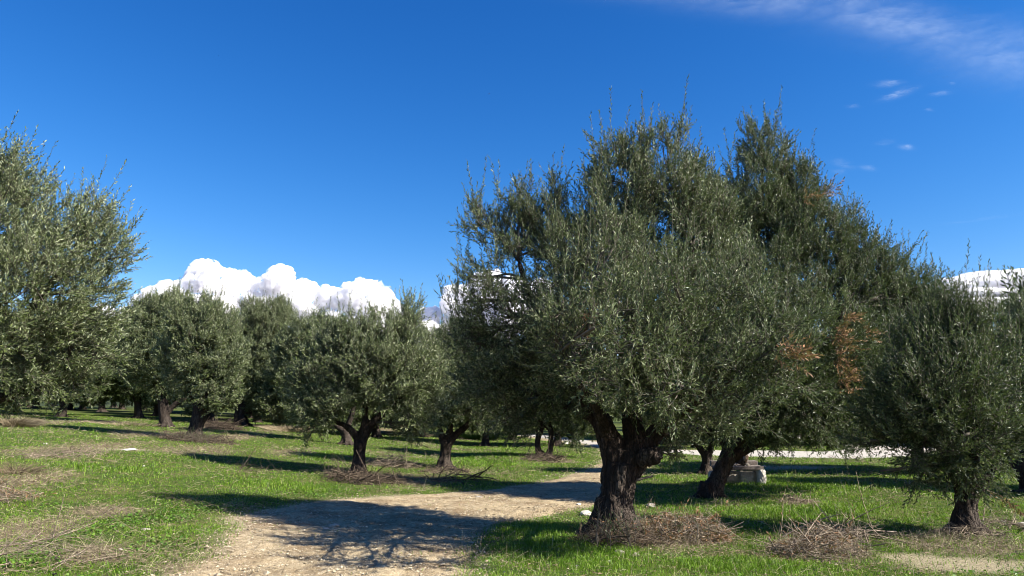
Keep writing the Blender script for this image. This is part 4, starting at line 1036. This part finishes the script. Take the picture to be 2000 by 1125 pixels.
# ------------------------------------------------------------------ clouds
def cloud_material():
    m, t, out = mat("cumulus")
    p = N(t, "VolumePrincipled"); p.inputs['Color'].default_value = (.978, .978, .98, 1); p.inputs['Density'].default_value = 0.05
    p.inputs['Anisotropy'].default_value = 0.0
    nz = noise(t, 1/95, 5, .62, world_pos(t), .3)
    mr = N(t, "MapRange"); mr.inputs['From Min'].default_value = .40; mr.inputs['From Max'].default_value = .56
    mr.inputs['To Min'].default_value = .0; mr.inputs['To Max'].default_value = .07; t.links.new(nz, mr.inputs['Value'])
    t.links.new(mr.outputs[0], p.inputs['Density'])
    t.links.new(p.outputs[0], out.inputs['Volume']); return m
CLOUD = cloud_material()
def cumulus(name, lumps, dist, seed, label, kids=16):
    rng = np.random.RandomState(seed); s = dist/FPX; C0 = at(lumps[0][0], lumps[0][1], dist)
    th, ph = np.meshgrid(np.linspace(0, np.pi, 14), np.linspace(0, 2*np.pi, 24, endpoint=False), indexing='ij')
    U = np.stack([np.sin(th)*np.cos(ph), np.sin(th)*np.sin(ph), np.cos(th)], -1).reshape(-1, 3)
    i_ = np.arange(13)[:, None]*24; j_ = np.arange(24)[None]; j2 = (j_+1) % 24
    Q0 = np.stack([i_+j_, i_+24+j_, i_+24+j2, i_+j2], -1).reshape(-1, 4)
    mb = MB(); allb = []
    for px, py, rp in lumps:
        c = at(px, py+9, dist+(rng.rand()-.5)*70*s); allb.append((c, rp*s*.9))
        for _ in range(kids):
            v = rng.normal(size=3); v[1] = -abs(v[1])*.9; v = norm(v)
            if v[2] < -.3: v[2] *= -1
            rk = rp*s*(.16+.30*rng.rand()**1.5); allb.append((c+v*rp*s*(.72+.2*rng.rand()), rk))
    for c, r_ in allb: mb.add(U*r_+c-C0, Q0)
    V = np.vstack(mb.V); o = mesh_obj("tmp", V, np.vstack(mb.Q), [])
    md = o.modifiers.new("r", 'REMESH'); md.mode = 'VOXEL'; md.voxel_size = 1.9*s
    md2 = o.modifiers.new("s", 'SMOOTH'); md2.iterations = 6; md2.factor = .6
    dg = bpy.context.evaluated_depsgraph_get(); dg.update()
    me = bpy.data.meshes.new_from_object(o.evaluated_get(dg)); n = len(me.vertices)
    co = np.empty(n*3, np.float32); me.vertices.foreach_get("co", co); co = co.reshape(-1, 3).astype(float)
    nr = np.empty(n*3, np.float32); me.vertex_normals.foreach_get("vector", nr); nr = nr.reshape(-1, 3)
    w = co/s; d = 0
    for sc_, am in ((34, 7.0), (16, 4.6), (8, 3.0), (4.2, 1.7)):
        d = d+am*(1-2.6*np.abs(pn(w[:, 0]/sc_+seed, w[:, 1]/sc_, w[:, 2]/sc_*1.1)))
    d = d+3*fbm(w[:, 0]/11, w[:, 1]/11, w[:, 2]/8+5, 4)-3
    co = co+nr*(d*s)[:, None]; me.vertices.foreach_set("co", co.astype(np.float32).ravel())
    me.polygons.foreach_set("use_smooth", np.ones(len(me.polygons), bool)); me.update()
    bpy.data.objects.remove(o, do_unlink=True); me.materials.clear(); me.materials.append(CLOUD); me.name = name
    o = link(bpy.data.objects.new(name, me)); o.location = C0
    tag(o, label, "cloud"); return o
cumulus("cumulus_cloud", [(410, 565, 48), (398, 536, 30), (470, 583, 52), (540, 572, 40), (548, 546, 30), (600, 608, 56), (645, 602, 42), (700, 592, 38), (725, 580, 34), (745, 620, 42), (330, 590, 40), (300, 605, 36), (280, 585, 16), (520, 650, 80), (400, 650, 70), (660, 670, 70), (770, 660, 45), (250, 640, 40)],
        6000, 1, "long bank of puffy white cloud low over the grove")
cumulus("cumulus_cloud", [(905, 590, 36), (950, 575, 44), (990, 600, 50), (880, 625, 24), (845, 625, 26), (930, 660, 60), (850, 670, 40), (1040, 590, 40)],
        6400, 2, "smaller puffy cloud behind the left edge of the nearest tree")
cumulus("cumulus_cloud", [(205, 612, 20), (180, 625, 22), (225, 632, 18)], 6200, 3, "scrap of cloud in the gap beside the left tree", kids=12)

def veil_material(name, strength):
    m, t, out = mat(name)
    tr = N(t, "BsdfTransparent"); d = N(t, "BsdfTranslucent"); d.inputs['Color'].default_value = (.82, .94, 1, 1)
    df = N(t, "BsdfDiffuse"); df.inputs['Color'].default_value = (.82, .94, 1, 1)
    ad = N(t, "MixShader"); ad.inputs[0].default_value = .5; t.links.new(d.outputs[0], ad.inputs[1]); t.links.new(df.outputs[0], ad.inputs[2])
    mx = N(t, "MixShader"); t.links.new(attr(t, "veil"), mx.inputs[0]); t.links.new(tr.outputs[0], mx.inputs[1]); t.links.new(ad.outputs[0], mx.inputs[2])
    t.links.new(mx.outputs[0], out.inputs['Surface']); return m
VEIL = veil_material("ice_veil", 1)
ALT = 5000.0
def on_alt(px, py, alt=ALT): d = ray(px, py); return d*(alt/d[2])
def veil(name, label, spec, pad, seed, nx=240, ny=160, alt=ALT, amp=1.0, sx=1.0, dens=.35, kind=None):
    """a thin sheet of ice cloud at its real height; spec: ellipses (px, py, rx, ry, angle, strength)"""
    xs = [q[0]-q[2]*1.6-pad for q in spec]+[q[0]+q[2]*1.6+pad for q in spec]; ys = [q[1]-q[3]*1.6-pad for q in spec]+[q[1]+q[3]*1.6+pad for q in spec]
    PX, PY = np.meshgrid(np.linspace(min(xs), max(xs), nx), np.linspace(max(min(ys), -260), max(ys), ny))
    a = np.zeros(PX.shape)
    for cx, cy, rx, ry, an, st in spec:
        ca, sa = math.cos(R(an)), math.sin(R(an)); u = ((PX-cx)*ca+(PY-cy)*sa)/rx; v = (-(PX-cx)*sa+(PY-cy)*ca)/ry
        a = np.maximum(a, st*np.exp(-(u*u+v*v)*1.3))
    fb = fbm(PX*.008*sx+seed, PY*.035*sx+PX*.006*sx, seed, 5, .6)
    fb2 = fbm(PX*.03*sx, PY*.09*sx+PX*.02, seed+9, 3)
    a = a*np.clip(.75+amp*1.1*fb+.3*fb2*amp, 0, 1.6)
    edge = np.minimum.reduce([np.arange(nx)[None]*np.ones((ny, 1)), (nx-1-np.arange(nx))[None]*np.ones((ny, 1)), (np.arange(ny))[:, None]*np.ones((1, nx)), (ny-1-np.arange(ny))[:, None]*np.ones((1, nx))])
    a = np.clip(a*dens, 0, 1)*np.clip(edge/6, 0, 1)
    u = (PX-1000)/FPX; v = (562.5-PY)/FPX; dz = S_P+v*C_P; t = alt/dz
    P = np.stack([u*t, (C_P-v*S_P)*t, dz*t+40*fb], -1); c = P.reshape(-1, 3).mean(0)
    o = mesh_obj(name, (P.reshape(-1, 3)-c), grid_faces(ny, nx), VEIL, smooth=True, attrs={"veil": ('POINT', a.ravel())}); o.location = c
    tag(o, label, "cloud"); o.visible_shadow = True; return o
veil("cirrus_cloud", "long faint streak of high veil cloud crossing the upper right sky",
     [(1480, 0, 260, 34, 6, .8), (1750, 45, 240, 42, 14, 1.0), (1960, 110, 160, 55, 10, .8), (1300, -15, 200, 25, 4, .5), (1900, 70, 260, 40, 4, .6)], 40, 3, nx=420, ny=200, amp=.6, dens=.19)
veil("cirrus_cloud", "small wispy cloud flecks below the long veil in the right sky",
     [(1736, 163, 24, 6, -5, 1), (1755, 183, 32, 7, -18, 1), (1837, 182, 20, 4, -5, .8), (1665, 208, 12, 3, 0, .5), (1815, 215, 8, 3, 0, .4), (1860, 163, 5, 3, 0, .4)], 10, 5, sx=3, amp=1, dens=.15)
veil("cirrus_cloud", "faint scattered cloud flecks in the sky above the right trees",
     [(1730, 278, 16, 4, -8, .8), (1770, 288, 15, 5, 4, 1), (1694, 328, 15, 5, 10, .8), (1645, 320, 22, 7, 15, .7), (1640, 335, 14, 5, 0, .5), (1920, 428, 90, 3, -8, .25)], 10, 7, sx=3, amp=1, dens=.12)
# layered flat cloud over the right trees
def layer_cloud(lumps, dist, seed, label):
    import bmesh
    rng = np.random.RandomState(seed); bm = bmesh.new(); bmesh.ops.create_icosphere(bm, subdivisions=5, radius=1)
    me0 = bpy.data.meshes.new("t"); bm.to_mesh(me0); bm.free()
    U = np.empty(len(me0.vertices)*3, np.float32); me0.vertices.foreach_get("co", U); U = U.reshape(-1, 3).astype(float)
    F0 = np.array([p.vertices[:] for p in me0.polygons]); bpy.data.meshes.remove(me0)
    s = dist/FPX; mb = MB(); C0 = at(lumps[0][0], lumps[0][1], dist)
    for px, py, rx, ry in lumps:
        c = at(px, py, dist+rng.randn()*40*s)
        w = c/(60*s)+U*np.array([rx/60, .6, ry/20])
        d = .16*fbm(w[:, 0], w[:, 1], w[:, 2], 4)
        mb.add(c+U*(1+d)[:, None]*np.array([rx*s, rx*s*.5, ry*s]), None, F0)
    o = mb.build("layered_cloud", CLOUD, None, C0, smooth=True); o.location = C0; tag(o, label, "cloud")
layer_cloud([(1990, 537, 120, 6), (2090, 533, 120, 7), (1905, 545, 70, 4), (1955, 556, 110, 5), (2045, 553, 120, 6), (1865, 556, 40, 3), (1895, 570, 90, 5), (2010, 572, 130, 6), (1870, 583, 70, 4), (1960, 590, 110, 6), (2100, 588, 120, 8), (1900, 603, 100, 6)], 9000, 4, "flat layered white cloud over the right trees")

# ------------------------------------------------------------------ birds, specks in the sky
def bird(px, py, dist, span, label):
    c = at(px, py, dist); mb = MB(); a = np.linspace(0, 1, 7); L = span*.42
    mb.tube(np.column_stack([(a-.5)*L, 0*a, 0*a]), L*np.array([.03, .10, .15, .16, .12, .09, .02]), 8)
    for sgn in (1, -1):
        P = np.array([[.10, 0, .02], [-.14, 0, .02], [.16, sgn*.25, .10], [-.06, sgn*.27, .10], [0, sgn*.5, .05]])*span
        P2 = P+np.array([0, 0, .012*span]); V = np.vstack([P, P2])
        mb.add(V, [[0, 1, 3, 2], [5, 7, 8, 6], [0, 2, 7, 5], [1, 6, 8, 3], [0, 5, 6, 1]], [[2, 3, 4], [7, 9, 8], [2, 4, 9], [2, 9, 7], [3, 8, 9], [3, 9, 4]])
    mb.add(np.array([[-L*.45, -.01*span, 0], [-L*.45, .01*span, 0], [-L*.8, .06*span, 0], [-L*.8, -.06*span, 0], [-L*.6, 0, .02*span]]), None, [[0, 1, 4], [1, 2, 4], [2, 3, 4], [3, 0, 4], [0, 3, 2], [0, 2, 1]])
    o = mb.build("bird", BRUSH_DARK, None, smooth=True); o.location = c; o.rotation_euler = (0, 0, .5); tag(o, label, "bird", "birds high in the sky")
bird(955, 183.5, 160, .55, "tiny dark bird high in the middle of the blue sky")
bird(427, 109, 260, .5, "tiny dark bird in the upper left sky, hardly a speck")
